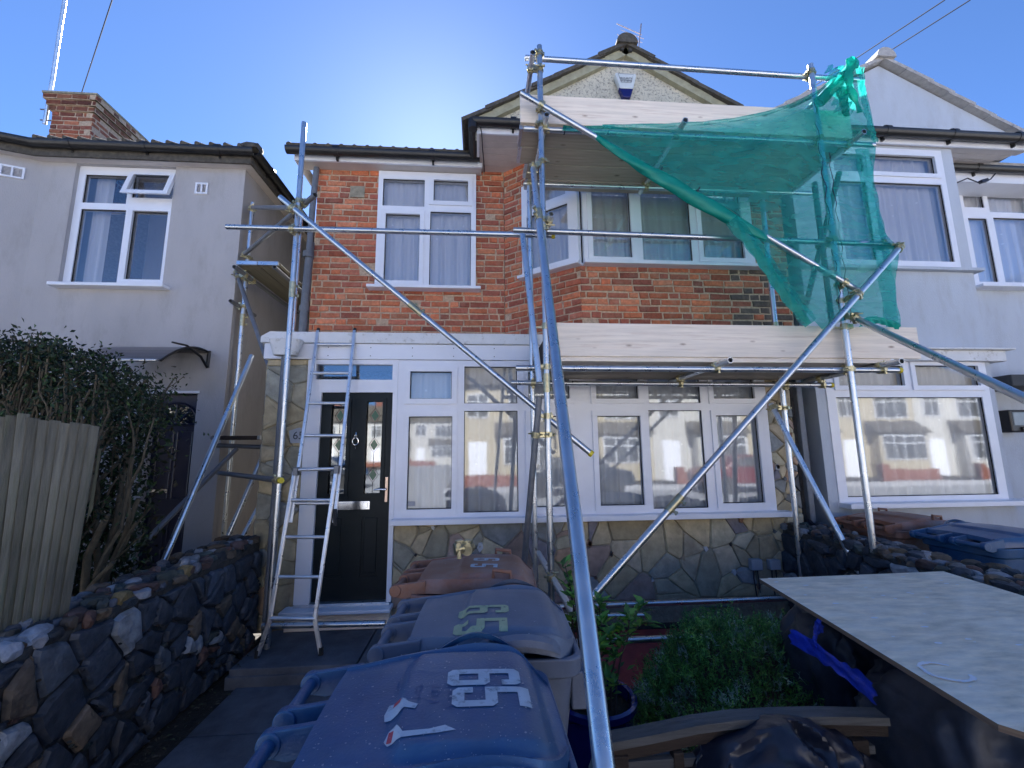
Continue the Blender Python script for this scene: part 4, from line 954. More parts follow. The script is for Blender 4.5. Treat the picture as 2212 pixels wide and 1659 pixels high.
for k in range(3): far_house(-30+5.3*k, -30+5.3*(k+1), -15.5, 'cream', 'cream house left of the side street, %s from the left' % ['first', 'second', 'third'][k], 30+k)
def car(x, y, colr, label, rot=0):
    t = thing('parked_car', label, 'car', (x, y, 0), 'cars parked across the street')
    prof = [(-2.1, .35), (-2.15, .75), (-1.95, .9), (-1.35, .98), (-.8, 1.42), (.7, 1.45), (1.35, 1.0), (2.0, .9), (2.15, .6), (2.1, .35)]
    f = MB(); f.prism([(x+a, b) for a, b in prof], y-.85, y+.85); f.build('body', M[colr], t, bevel=.08)
    f = MB(); f.prism([(x-1.2, 1.0), (x-.78, 1.36), (x+.65, 1.38), (x+1.15, 1.0)], y-.86, y+.86); f.build('side_windows', M['slate'], t)
    for a in (-1.35, 1.35):
        for s_ in (-1, 1):
            f = MB(); f.cyl((x+a, y+s_*.72, .33), (x+a, y+s_*.88, .33), .33, n=20); wv = f.build('wheel', M['rubber'], t, smooth=40)
car(3.6, -7.9, 'car_dark', 'dark hatchback parked across the street')
car(10.5, -7.8, 'car_red', 'red car parked across the street')
car(-7.5, -12.5, 'car_dark', 'dark car parked in the side street')

# ================================================================== SCAFFOLD
scf = thing('scaffold', 'tall galvanised tube scaffold with rakers in front of the brick bay and porch', 'scaffold', (1.6, 3.6, 0))
T = {}
def tube(key, a, b, kind, mt='galv', cap=None, sleeve=None, parent=None):
    a = Vector(a); b = Vector(b); T[key] = (a, b); par = parent or scf
    f = MB(); f.pipe(a, b); o = f.build(kind, M[mt], par, smooth=40, recalc=True)
    d = (b-a).normalized()
    if cap:
        e = b if cap == 'b' else a; s_ = d if cap == 'b' else -d
        f = MB(); f.cyl(e-s_*.02, e+s_*.008, .027, .025, n=16); f.build('end_cap', M['yellow'], o, smooth=40)
    if sleeve is not None:
        c = a.lerp(b, sleeve); f = MB(); f.cyl(c-d*.075, c+d*.075, .0285, n=18); u = d.orthogonal().normalized()
        for k in (-.045, .045): f.cyl(c+d*k+u*.02, c+d*k+u*.055, .011, n=8); f.obox(c+d*k+u*.05, d, u, d.cross(u), .012, .006, .012)
        f.build('sleeve_coupler', M['zinc'], o, smooth=40)
    return o
def nearest(A, B):
    a, b = T[A]; c, d = T[B]; u = (b-a); v = (d-c); w0 = a-c
    A_, B_, C_, D_, E_ = u.dot(u), u.dot(v), v.dot(v), u.dot(w0), v.dot(w0); den = A_*C_-B_*B_
    s_ = (B_*E_-C_*D_)/den if abs(den) > 1e-9 else .5; t = (A_*E_-B_*D_)/den if abs(den) > 1e-9 else .5
    s_ = max(0, min(1, s_)); t = max(0, min(1, t)); return a+u*s_, c+v*t
def coupler(A, B, parent=None):
    p, q = nearest(A, B); f = MB()
    if (p-q).length > .2: return None
    if (p-q).length > .01: f.obox((p+q)/2, q-p, (q-p).orthogonal(), (q-p).cross((q-p).orthogonal()), (q-p).length/2, .016, .016)
    for c, (a, b) in ((p, T[A]), (q, T[B])):
        d = (b-a).normalized(); f.cyl(c-d*.022, c-d*.006, .0325, n=16); f.cyl(c+d*.006, c+d*.022, .0325, n=16); f.cyl(c-d*.02, c+d*.02, .0285, n=16)
        u = (q-p) if (q-p).length > 1e-3 else d.orthogonal(); u = (u-d*u.dot(d)); u = u.normalized() if u.length > 1e-4 else d.orthogonal().normalized()
        n_ = d.cross(u).normalized()
        f.obox(c+n_*.038, d, n_, u, .014, .012, .012); f.cyl(c+n_*.04-u*.035, c+n_*.04+u*.045, .0065, n=8); f.cyl(c+n_*.04-u*.04, c+n_*.04-u*.026, .0125, n=6)
        f.obox(c-n_*.036, d, n_, u, .012, .008, .010)
    m_ = (p+q)/2; f.obox(m_, (1, 0, 0), (0, 1, 0), (0, 0, 1), .02, .02, .02)
    return f.build('coupler', M['zinc'], parent or scf, smooth=35)
YF, YI = 3.3, 4.05
TX1 = (P(625, 700, Y=3.92).x+P(600, 1091, Y=3.92).x)/2
MX, SX = .527, 3.086
zP = lambda x, y, Y: P(x, y, Y=Y).z
tube('M', (MX, YF, .02), (MX, YF, zP(1162, 100, YF)), 'standard', sleeve=.42)
tube('S', (SX, YF, .02), (SX, YF, zP(1748, 140, YF)), 'standard')
tube('N', (.508, YI, .02), (.508, YI, zP(1141, 394, YI)), 'standard')
tube('SR', (3.031, YI, .02), (3.031, YI, 4.42), 'standard', sleeve=.655)
tube('T1', (TX1, 3.92, .13), (TX1, 3.92, zP(652, 265, 3.92)), 'standard', sleeve=.64)
f_ = P(1779, 553, Y=3.55); tube('S2', (f_.x, 3.55, 2.45), (f_.x, 3.55, zP(1760, 395, 3.55)), 'standard', 'galv_dark')
a_, b_ = P(1134, 125, Y=YF+.05), P(1862, 174, Y=YF+.05); tube('H2', a_, b_, 'guard_rail')
tube('H4', P(1131, 278, Y=YF+.05), P(1888, 314, Y=YF+.05), 'ledger')
tube('H5', P(1131, 397, Y=YI), P(1763, 419, Y=YI), 'ledger')
tube('H6', P(1109, 497, Y=YF+.05), P(1907, 528, Y=YF+.05), 'guard_rail')
tube('H7', P(1114, 795, Y=YF+.05), P(1944, 800, Y=YF+.05), 'ledger', cap='b')
tube('H8', P(1104, 827, Y=YI-.05), P(1797, 832, Y=YI-.05), 'ledger', cap='b')
tube('H1', P(490, 490, Y=3.98), P(1197, 509, Y=3.42), 'guard_rail', cap='b')
tube('H9', P(1190, 1311, Y=4.0), P(1760, 1290, Y=4.0), 'ledger')
tube('H9b', P(1190, 1332, Y=3.8), P(1390, 1329, Y=3.95), 'ledger')
tube('H10', P(1213, 1389, Y=3.4), P(1760, 1366, Y=3.4), 'ledger')
tube('H12', P(566, 1352, Y=3.93), P(832, 1346, Y=3.93), 'ledger')
def transom(key, x, y, Y0, Y1, **k):
    p = P(x, y, Y=Y0); return tube(key, p, (p.x, Y1, p.z-.0), 'transom', **k)
transom('t1', 1151, 113, YF-.16, 4.2); transom('t2', 1181, 247, YF-.12, 4.12); transom('t3', 1481, 259, YF-.14, 4.22); transom('t4', 1867, 284, YF-.12, 4.12)
transom('t5', 1191, 462, YF-.10, 3.62); transom('t6', 1578, 778, YF-.16, 4.22); transom('t7', 1948, 780, YF-.14, 4.2)
a_ = P(1125, 201, Y=YF-.055); b_ = P(1857, 630, Y=YF-.055); tube('D2', a_, b_, 'brace')
tube('D1', P(605, 426, Y=3.86), P(1278, 981, Y=3.42), 'brace', cap='b', sleeve=.475)
tube('B2', P(1943, 535, Y=YF-.11), P(1203, 1377, Y=2.92), 'brace', sleeve=.72)
a_ = P(1848, 688, Y=YF-.12); b_ = P(2212, 860, Y=1.9); tube('B4', a_, a_+(b_-a_)*(a_.z/(a_.z-b_.z)), 'raker')
a_ = P(1151, 362, Y=YF-.07); b_ = P(1303, 1640, Y=1.02); tube('R1', a_, a_+(b_-a_)*((a_.z-.02)/(a_.z-b_.z)), 'raker', sleeve=.19)
tube('R2', P(1129, 507, Y=YF-.10), P(1165, 826, Y=YF-.22), 'raker')
tube('R3', P(1165, 858, Y=3.2), P(1128, 1262, Y=3.55), 'raker', 'galv_dark')
tube('B3', P(1813, 372, Y=3.50), P(1722, 735, Y=3.75), 'brace', 'galv_dark')
a_ = P(1665, 872, Y=4.0); b_ = P(1857, 1239, Y=3.45); tube('B5', a_, b_, 'raker')
a_ = P(1163, 1195, Y=3.7); b_ = P(1240, 1329, Y=2.85); tube('B6', a_, b_, 'brace')
a_ = P(544, 768, Y=4.75); b_ = P(345, 1232, Y=3.95); tube('LB', a_, a_+(b_-a_)*1.25, 'raker')
for A, B in (('M', 'H2'), ('M', 'H4'), ('M', 'H6'), ('M', 'H7'), ('M', 't1'), ('M', 't2'), ('M', 't5'), ('M', 'D2'), ('M', 'R1'), ('M', 'R2'), ('M', 'R3'), ('M', 'B6'), ('M', 'D1'), ('N', 'H5'), ('N', 'H8'), ('N', 'D1'), ('N', 'R3'), ('N', 'H6'), ('N', 'R2'),
             ('S', 'H2'), ('S', 'H4'), ('S', 'H6'), ('S', 'H7'), ('S', 'D2'), ('S', 'B2'), ('S', 'B4'), ('SR', 'H5'), ('SR', 'H8'), ('SR', 'B5'), ('S2', 'H5'), ('S2', 'B3'), ('S2', 'D2'), ('H4', 't3'), ('H5', 't3'), ('H4', 't2'), ('H4', 't4'), ('H7', 't6'), ('H8', 't6'), ('H7', 't7'), ('H8', 't7'),
             ('T1', 'H1'), ('T1', 'D1'), ('H6', 'B2')): coupler(A, B)
# extra band clamps on the standards where the boards are strapped
for k, (x, y, Y) in enumerate(((1836, 706, YF), (1174, 705, YF))):
    c = P(x, y, Y=Y); c.x = (SX, MX)[k]; f = MB(); f.cyl(c-Vector((0, 0, .025)), c+Vector((0, 0, .025)), .030, n=16); f.obox(c+Vector((.04, -.01, 0)), (1, 0, 0), (0, 1, 0), (0, 0, 1), .02, .012, .02); f.obox(c+Vector((-.05, -.0, -.01)), (1, 0, 0), (0, 1, 0), (0, 0, 1), .03, .006, .006); f.build('board_clamp', M['zinc'], scf, smooth=35)

# ---- side scaffold in the alley
sca = thing('side_scaffold', 'small tube scaffold squeezed into the alley between the grey house and the brick house', 'scaffold', (-2.6, 5.2, 0))
def tb(key, a, b, kind, **k): return tube(key, a, b, kind, parent=sca, **k)
tb('LS', (-2.865, 5.25, .02), (-2.865, 5.25, zP(551, 438, 5.25)), 'standard', sleeve=.68)
a_ = P(545, 448, Y=5.15); b_ = P(628, 449, Y=4.0); tb('g1', a_, b_, 'guard_rail', mt='galv_dark')
tb('g2', P(528, 549, Y=5.15), P(681, 421, Y=3.80), 'brace', mt='galv_dark')
def tdep(key, x, y, Y0, Y1, kind='transom', **k): p = P(x, y, Y=Y0); return tb(key, p, (p.x, Y1, p.z), kind, **k)
tdep('d1', 506, 576, 4.85, 8.5, 'ledger', mt='galv_dark'); tdep('d2', 593, 577, 4.85, 8.5, 'ledger', mt='galv_dark'); tdep('d3', 498, 650, 5.05, 5.6, 'transom', mt='galv_dark')
tb('g3', P(511, 590, Y=5.1), P(592, 822, Y=4.55), 'brace', mt='galv_dark')
tb('g4', P(471, 1021, Y=5.0), P(607, 1038, Y=3.87), 'guard_rail', mt='galv_dark', cap='b')
tb('g5', P(511, 970, Y=4.95), P(318, 1166, Y=4.1), 'brace', mt='galv_dark')
tb('g6', P(571, 978, Y=5.0), P(475, 1200, Y=4.7), 'brace'); tb('g7', P(572, 1070, Y=5.1), P(520, 1168, Y=4.9), 'brace')
tb('g8', P(465, 962, Y=5.0), P(575, 966, Y=5.0), 'transom', mt='galv_dark')
a_ = P(643, 560, Y=4.6); tb('g9', (a_.x, 4.6, 2.95), (a_.x, 4.6, zP(647, 466, 4.6)), 'standard')
f = MB(); c = Vector((a_.x, 4.6, 2.88)); f.cyl(c, c+Vector((0, 0, .2)), .016); 
for k in range(10): f.cyl(c+Vector((0, 0, .02*k)), c+Vector((0, 0, .02*k+.008)), .02)
f.build('base_jack', M['yellow'], sca, smooth=35)
for A, B in (('LS', 'g1'), ('LS', 'g2'), ('LS', 'd1'), ('LS', 'd3'), ('LS', 'g3'), ('LS', 'LB'), ('LS', 'g4'), ('LS', 'g5'), ('g4', 'T1'), ('LS', 'g8'), ('T1', 'g2'), ('T1', 'g1'), ('d1', 'g3')): coupler(A, B, sca)

# ---- boards
def board(a, b, wdir, wid, th, label, group, mt='wood_deck', name='scaffold_board', bands=True, up=(0, 0, 1)):
    a = Vector(a); b = Vector(b); d = (b-a).normalized(); wv = Vector(wdir).normalized(); u = Vector(up)
    r = thing(name, label, 'scaffold board', (a+b)/2-u*th/2, group)
    f = MB(); n = 14; rj = random.Random(hash((round(a.x, 2), round(a.z, 2))) & 255)
    sag = [rj.uniform(-.0015, .0015) for _ in range(n+1)]; vs = []
    for i in range(n+1):
        c = a.lerp(b, i/n)+u*sag[i]
        vs += [c-wv*wid/2-u*th/2, c+wv*wid/2-u*th/2, c+wv*wid/2+u*th/2, c-wv*wid/2+u*th/2]
    fs = [(i*4+k, i*4+(k+1) % 4, (i+1)*4+(k+1) % 4, (i+1)*4+k) for i in range(n) for k in range(4)]+[(0, 1, 2, 3), (4*n+3, 4*n+2, 4*n+1, 4*n)]
    f.add(vs, fs); f.build('plank', M[mt], r, bevel=.003)
    if bands:
        for e, s_ in ((a, 1), (b, -1)): f = MB(); f.obox(e+d*s_*.012, d, wv, u, .0145, wid/2+.0015, th/2+.0015); f.build('end_band', M['galv'], r)
    return r
# upper deck: four boards
zt2 = T['t2'][0].z+.025+.019
zdeck = P(1124, 263, Y=YF+.08).z
yb0 = YF+.09
G = 'boards of the upper scaffold deck'
xl_ = [P(1124, 290, Y=3.35).x, P(1122, 345, Y=3.6).x, P(1136, 370, Y=3.8).x-.0, P(1138, 380, Y=4.0).x]
names = ['front', 'second from the front', 'third from the front', 'rear']
zz = max(T['t2'][0].z, T['t3'][0].z, T['t4'][0].z)+.0245+.02
for k in range(3):
    y_ = yb0+.0+.234*k+.11
    board((xl_[k], y_, zz), (3.50-.03*k, y_, zz+.0), (0, 1, 0), .224, .038, 'weathered board of the upper scaffold deck, %s one' % names[k], G)
board((xl_[3], yb0+.234*3+.095, zz), (3.42, yb0+.234*3+.095, zz), (0, 1, 0), .18, .038, 'weathered board of the upper scaffold deck, the rear one nearest the wall', G)
G = 'boards of the lower scaffold deck'
zl = max(T['t6'][0].z, T['t7'][0].z)+.0245+.02
for k in range(4):
    y_ = yb0+.228*k+.09
    board((.60, y_, zl), (3.56-.05*k, y_, zl), (0, 1, 0), .224, .038, 'board of the lower scaffold deck, %s one' % names[k], G, mt='wood_new' if k == 0 else 'wood_deck')
# toe boards on edge
def toe(p, q, zb_, zt_, Y, label):
    r = thing('toe_board', label, 'toe board', ((p+q)/2, Y, zb_)); f = MB()
    f.box((p, Y-.019, zb_), (q, Y+.019, zt_)); f.build('plank', M['wood_new'], r, bevel=.004); return r
toe(P(1123, 237, Y=YF+.1).x, 3.47, zz+.02, P(1400, 226, Y=YF+.1).z, YF+.075, 'pale new timber toe board on edge above the upper scaffold deck, below the alarm box')
toe(.60, P(1974, 740, Y=YF+.1).x, zl+.02, P(1500, 704, Y=YF+.1).z, YF+.075, 'pale new timber toe board on edge above the lower scaffold deck, over the porch windows')
f = MB(); f.box((.565, YF+.06, zl+.02), (.597, 4.2, zl+.24)); tag(f.build('end_board', M['wood_dark'], bevel=.004), 'dark timber stop board closing the left end of the lower scaffold deck', 'toe board')
# alley boards
za = P(556, 568, Y=4.9).z
for k, (x0, nm) in enumerate(((533, 'left'), (579, 'right'))):
    p = P(x0, 566, Y=4.9); board((p.x, 4.9, za), (p.x, 8.4, za), (1, 0, 0), .225, .04, 'old scaffold board with banded end in the alley, %s one of the pair' % nm, 'boards laid in the alley', mt='wood_alley')
p = P(520, 946, Y=5.0); board((P(468, 946, Y=5.0).x, 5.0, p.z), (P(572, 946, Y=5.0).x, 5.0, p.z), (0, 1, 0), .225, .04, 'dirty scaffold board lying across the alley at shoulder height', None, mt='wood_dark')
f = MB(); a_ = P(518, 598, Y=5.6); b_ = P(640, 597, Y=5.6); f.obox((a_+b_)/2, (1, 0, 0), (0, 1, 0), (0, 0, 1), (b_-a_).length/2, .025, .02)
tag(f.build('timber_batten', M['wood_deck']), 'pale timber batten across the underside of the alley boards', 'batten')

# ================================================================== NETTING
A_ = [(1215, 282, 3.33), (1290, 292, 3.22), (1330, 318, 3.2), (1440, 386, 3.2), (1520, 425, 3.2), (1600, 470, 3.2), (1632, 545, 3.22), (1665, 590, 3.24), (1720, 650, 3.24), (1776, 712, 3.24)]
B_ = [(1215, 277, 3.33), (1350, 276, 3.3), (1480, 271, 3.27), (1600, 258, 3.26), (1700, 232, 3.24), (1770, 195, 3.22), (1845, 131, 3.2), (1872, 200, 3.26), (1892, 306, 3.34), (1886, 400, 3.40), (1912, 500, 3.36), (1941, 540, 3.2), (1934, 620, 3.3), (1943, 712, 3.38)]
def curve(pts):
    Q_ = [P(x, y, Y=Y) for x, y, Y in pts]; d = [0]
    for i in range(1, len(Q_)): d.append(d[-1]+(Q_[i]-Q_[i-1]).length)
    def f(t):
        s_ = t*d[-1]
        for i in range(1, len(Q_)):
            if s_ <= d[i] or i == len(Q_)-1:
                k = (s_-d[i-1])/(d[i]-d[i-1]); p0 = Q_[max(0, i-2)]; p1 = Q_[i-1]; p2 = Q_[i]; p3 = Q_[min(len(Q_)-1, i+1)]
                return .5*((2*p1)+(p2-p0)*k+(2*p0-5*p1+4*p2-p3)*k*k+(3*p1-p0-3*p2+p3)*k**3) if 0 < k < 1 else p1.lerp(p2, k)
    return f
cA_, cB_ = curve(A_), curve(B_)
net = thing('debris_netting', 'torn translucent green debris netting draped over the right end of the scaffold', 'netting', P(1860, 715, Y=3.3))
def sheet(u, v):
    a = cA_(u); b = cB_(u); p = a.lerp(b, v)
    s_ = math.sin(math.pi*v)
    p = p+Vector((0, 1, 0))*(.05*s_*(noise.noise(Vector((u*7, v*3, 2)))*1.2+.45*math.sin(u*26+v*7)+.30*abs(noise.noise(Vector((u*30+v*12, v*9, 5)))))-.03*s_)
    if u > .8: p = p+Vector((0, 0, .10*s_*(u-.8)/.2))
    return p
f = MB(); f.grid(sheet, 90, 36); f.build('net_sheet', M['net'], net, smooth=180, recalc=False)
def band(pts, w, name, mt='net', off=.01, wob=.012, n=60, taper=None):
    c = curve(pts); f = MB()
    def g(u, v):
        p = c(u); q = c(min(1, u+.01))-c(max(0, u-.01)); n_ = Vector((-q.z, 0, q.x)).normalized(); k = (taper(u) if taper else 1)
        return p+n_*w*k*(v-.5)+Vector((0, -off-wob*math.sin(u*40+v*9)*.6-.02*math.sin(v*math.pi), 0))
    f.grid(g, n, 8); return f.build(name, M[mt], net, smooth=180, recalc=False)
band([(1300, 276, 3.28), (1480, 271, 3.25), (1600, 258, 3.24), (1700, 232, 3.22), (1765, 200, 3.2)], .03, 'hem')
band([(1575, 480, 3.215), (1632, 545, 3.22), (1690, 632, 3.22), (1745, 700, 3.22)], .09, 'folded_hem', 'net_bunch', taper=lambda t: .35+.75*math.sin(math.pi*min(1, t*.9+.05)))
band([(1575, 480, 3.205), (1632, 545, 3.21), (1690, 632, 3.21), (1745, 700, 3.21)], .14, 'folded_hem', 'net', off=.03)
band([(1860, 325, 3.36), (1878, 430, 3.36), (1905, 560, 3.38), (1928, 712, 3.4)], .15, 'folded_edge')
band([(1858, 150, 3.22), (1866, 230, 3.26), (1889, 310, 3.3)], .05, 'edge_hem')
band([(1850, 700, 3.22), (1890, 692, 3.25), (1938, 706, 3.3)], .06, 'lower_hem', 'net_bunch')
def roll(pts, rad, name, seed=0, sq=.6):
    c = curve(pts); f = MB(); n = 90; k = 16; vs = []
    for i in range(n+1):
        t = i/n; p = c(t); d = (c(min(1, t+.01))-c(max(0, t-.01))).normalized(); u = Vector((0, -1, 0)); u = (u-d*u.dot(d)).normalized(); v = d.cross(u); r = rad(t)
        for j in range(k):
            a = 2*math.pi*j/k; q = r*(1+.22*noise.noise(Vector((math.cos(a)*1.3+seed, math.sin(a)*1.3, t*9)))+.10*math.sin(a*3+t*25))
            vs.append(p+u*q*math.cos(a)*sq+v*q*math.sin(a))
    fs = [(i*k+j, i*k+(j+1) % k, (i+1)*k+(j+1) % k, (i+1)*k+j) for i in range(n) for j in range(k)]; f.add(vs, fs)
    return f.build(name, M['net_bunch'], net, smooth=180, recalc=False)
roll([(1290, 296, 3.22), (1360, 345, 3.21), (1440, 392, 3.21), (1560, 462, 3.21), (1655, 516, 3.21)], lambda t: .022+.062*math.sin(min(1, t*1.02)*math.pi)**.8*(.30+.70*t), 'gathered_roll', 1)
roll([(1768, 222, 3.2), (1800, 190, 3.18), (1835, 150, 3.18), (1845, 128, 3.18)], lambda t: .05*(1-t*.5), 'gathered_bunch', 4)
roll([(1845, 130, 3.17), (1832, 160, 3.14), (1838, 195, 3.12), (1852, 225, 3.12), (1857, 242, 3.12)], lambda t: .055*(1-.6*t)+.01*math.sin(t*20), 'hanging_tail', 7, .4)
roll([(1815, 190, 3.16), (1822, 215, 3.15), (1828, 250, 3.15)], lambda t: .06*(1-.5*t), 'loose_flap', 9, .3)
band([(1800, 150, 3.15), (1810, 200, 3.13), (1822, 248, 3.12)], .16, 'loose_sheet', 'net', wob=.05, n=30)
f = MB()
for x, y, Y, r in ((1219, 283, 3.35, .031), (1424, 372, 3.245, .05), (1502, 418, 3.245, .062)):
    c = P(x, y, Y=Y); d = (T['D2'][1]-T['D2'][0]).normalized() if y > 300 else Vector((1, 0, 0)); f.cyl(c-d*.004, c+d*.004, r, n=20)
f.build('cable_tie', M['cable'], net)
a_ = MB(); c = T['S'][0]
a_.path([(SX-.05+.018*math.sin(i*1.7), YF-.04, P(1770, 230+i*15, Y=3.3).z) for i in range(30)], .0035, 5); a_.path([(SX+.04+.012*math.sin(i*2.1), YF-.03, P(1770, 330+i*16, Y=3.3).z) for i in range(24)], .003, 5)
a_.build('lacing_cord', M['cable'], net)
transom('t8', 1846, 131, YF-.12, 4.05); coupler('S', 't8')

# ================================================================== LADDER
lad = thing('ladder', 'double section aluminium ladder leaning on the porch fascia over the front door', 'ladder', (-1.5, 3.7, .125))
fl_, fr_ = P(555, 1419, Z=.13), P(693, 1413, Z=.13); tl_, tr_ = P(686, 715, Y=4.215), P(765, 715, Y=4.215)
# lower section from knee to y=1010, upper one overlapping behind it
kl, kr = P(583, 1340, Y=3.79), P(680, 1338, Y=3.79)
def lp(xl, yl_, off=0):   # ladder plane: interpolate depth by height
    z0, y0 = kl.z, kl.y; z1, y1 = tl_.z, tl_.y
    p = P(xl, yl_, Y=4.0)
    for _ in range(8): Yk = y0+(p.z-z0)/(z1-z0)*(y1-y0)+off; p = P(xl, yl_, Y=Yk)
    return p
def stile(pts, nm, wd=.028, dp=.03):
    f = MB(); 
    for a, b in zip(pts[:-1], pts[1:]):
        d = (b-a).normalized(); u = Vector((1, 0, 0)); u = (u-d*u.dot(d)).normalized(); v = d.cross(u); f.obox((a+b)/2, d, u, v, (b-a).length/2+.004, wd/2, dp/2)
        f.obox((a+b)/2-v*0, d, u, v, (b-a).length/2, wd/2+.003, dp/2-.008)
    return f.build(nm, M['alu'], lad, bevel=.003)
lo_l = [fl_, kl, lp(637, 1015)]; lo_r = [fr_, kr, lp(727, 1010)]
stile(lo_l, 'stile'); stile(lo_r, 'stile')
up_l = [lp(628, 1128, .035), lp(687, 715, .035)]; up_r = [lp(722, 1128, .035), lp(766, 715, .035)]
stile(up_l, 'stile', .026); stile(up_r, 'stile', .026)
def rung(y, lo=True, r=.0145):
    L_, R_ = (lo_l[1:], lo_r[1:]) if lo else (up_l, up_r)
    def at(seg, y):
        a, b = seg[0], seg[-1]
        ya = proj(a)[1]; yb_ = proj(b)[1]
        lo_, hi_ = 0, 1
        for _ in range(30):
            m_ = (lo_+hi_)/2
            if proj(a.lerp(b, m_))[1] > y: lo_ = m_
            else: hi_ = m_
        return a.lerp(b, lo_)
    p, q = at(L_, y), at(R_, y); f = MB(); f.cyl(p, q, r, n=12); f.build('rung', M['alu'], lad, smooth=40)
def proj(p):
    q = Vector(p)-CAM; return (1106+FPX*q.dot(RT)/q.dot(FW), 829.5+FPX*q.dot(DN)/q.dot(FW))
for y in (1336, 1246, 1160, 1080, 1012): rung(y, True, .019 if y == 1336 else .0145)
for y in (1087, 1014, 941, 871, 806, 744): rung(y, False)
f = MB()
for p in (fl_, fr_): f.cyl(p+Vector((0, 0, -.005)), p+Vector((0, 0, .05)), .02, .018, n=10)
for p in (lp(687, 715, .035), lp(766, 715, .035)): f.cyl(p-Vector((0, 0, .02)), p+Vector((0, .008, .03)), .019, .015, n=10)
f.path([lp(724, 1100, .0), lp(723, 1120, -.01), lp(724, 1136, -.01)], .016, 8)
f.build('rubber_foot', M['rubber'], lad, smooth=40)
for x, y in ((640, 1018), (728, 1014)): f = MB(); c = lp(x, y, .0); f.obox(c, (1, 0, 0), (0, 1, 0), (0, 0, 1), .02, .03, .035); f.build('catch', M['galv_dark'], lad, bevel=.004)

# ================================================================== GARDEN WALLS
def rubble_wall(name, label, xa, xb, y0, y1, h0, h1, seed, face=-1):
    t = thing(name, label, 'garden wall', ((xa+xb)/2, (y0+y1)/2, 0)); r = random.Random(seed)
    f = MB(); f.prism([(y0, 0), (y1, 0), (y1, h1-.05), (y0, h0-.05)], xa+.02, xb-.02, axis='x'); f.build('core', M['joint_dark'], t)
    x_face = xb if face > 0 else xa
    F_ = Frame((x_face, y1 if face > 0 else y0), (0, -1 if face > 0 else 1))
    if face > 0: F_.n = Vector((-1, 0, 0))
    else: F_.n = Vector((1, 0, 0)); 
    n = int((y1-y0)*h0*46)
    f = MB(); stones(f, F_, 0, y1-y0, 0, min(h0, h1)-.04, n, 0, DARK[:9]+DARK[:3]+[DARK[9]], r, gap=.012, relief=.020, rough=.010, relax=0, t0=.12, kc=1.35)
    ne = Frame((xa, y0), (1, 0)); stones(f, ne, 0, xb-xa, 0, h0-.05, 14, 0, DARK, r, gap=.012, relief=.03, rough=.012)
    for _ in range(int((y1-y0)*130)):       # small pebbles pressed in the joints
        a = r.uniform(0, y1-y0); z = r.uniform(.1, h0-.1); p = F_(a, .0, z); s_ = r.uniform(.008, .022); rock(f, p, s_*.8, s_*1.2, s_*.9, tuple(v*.8 for v in r.choice(DARK[:8])), r)
    f.build('face_stones', M['stone_dark'], t, smooth=24)
    f = MB(); y = y0
    while y < y1-.02:
        hh = h0+(h1-h0)*(y-y0)/(y1-y0); rows = 4
        for k in range(rows):
            xx = xa+(xb-xa)*(k+.5)/rows+r.uniform(-.03, .03); s1 = r.uniform(.035, .08); s2 = r.uniform(.03, .055)
            c = r.choice(DARK+[(.16, .17, .19), (.14, .09, .05), (.10, .10, .11), (.20, .20, .21), (.09, .055, .05)])
            k2 = r.uniform(.8, 2.0); rock(f, (xx, y+r.uniform(-.03, .03), hh-.045+r.uniform(-.015, .02)), s2, s1, r.uniform(.03, .055), tuple(v*k2*.75 for v in c), r, r.uniform(-.7, .7))
        y += .058
    f.build('capping_stones', M['stone_dark'], t, smooth=30)
    return t
rubble_wall('stone_wall', 'dark rubble stone garden wall with lumpy capping beside the left path', -2.30, -1.97, .9, 4.24, .88, .97, 4, face=1)
rubble_wall('stone_wall', 'dark rubble stone garden wall between the plywood sheet and the neighbour bins', 3.04, 3.46, 1.2, 4.3, .90, .95, 6, face=-1)
f = MB(); r_ = random.Random(2)
for (x, y, s_, c) in ((-2.03, 2.28, .085, (.30, .33, .38)), (-2.02, 2.75, .07, (.26, .18, .07)), (-2.0, 2.12, .06, (.32, .34, .38)), (-2.01, 3.25, .05, (.22, .15, .06)), (-1.99, 1.75, .08, (.09, .06, .06)), (-2.02, 2.0, .07, (.13, .10, .07)), (-2.1, 3.7, .07, (.30, .31, .34)), (-2.15, 3.0, .06, (.28, .28, .3))):
    rock(f, (x, y, .84+.02*y), .05, s_, .05, c, r_, .1)
tag(f.build('loose_stones', M['stone_dark'], smooth=30), 'pale quartz and ochre cobbles bedded along the crest of the left garden wall', 'cobbles', kind='stuff')

# ---- fence panel
fp = thing('fence_panel', 'weathered green stained timber fence panel leaning behind the left garden wall', 'fence', P(100, 1320, Y=2.5))
a0, a1 = P(213, 921, Y=2.5), P(148, 1310, Y=2.5); b0, b1 = P(-120, 882, Y=2.15), P(-160, 1420, Y=2.15)
a1 = a0+(a1-a0)*1.6; b1 = b0+(b1-b0)*1.2; n = 14; r_ = random.Random(6)
nn = (a0-b0).cross(a1-a0).normalized(); nn = nn if nn.y < 0 else -nn
for i in range(n):
    t0, t1 = i/n, (i+1)/n; jz = r_.uniform(-.008, .008) if t0 < .9 else 0
    p0, p1, q0, q1 = b0.lerp(a0, t0), b0.lerp(a0, t1+.01), b1.lerp(a1, t0), b1.lerp(a1, t1+.01)
    if i == 6: jz = .02
    up_ = Vector((0, 0, jz)); f = MB()
    vs = [q0+nn*.018, q1+nn*.004, p1+nn*.004+up_, p0+nn*.018+up_]; f.add(vs+[v-nn*.012 for v in vs], [(0, 1, 2, 3), (7, 6, 5, 4), (0, 4, 5, 1), (1, 5, 6, 2), (2, 6, 7, 3), (3, 7, 4, 0)])
    f.build('board', M['fence'], fp, bevel=.002)
f = MB(); c = a0.lerp(a1, .12); 
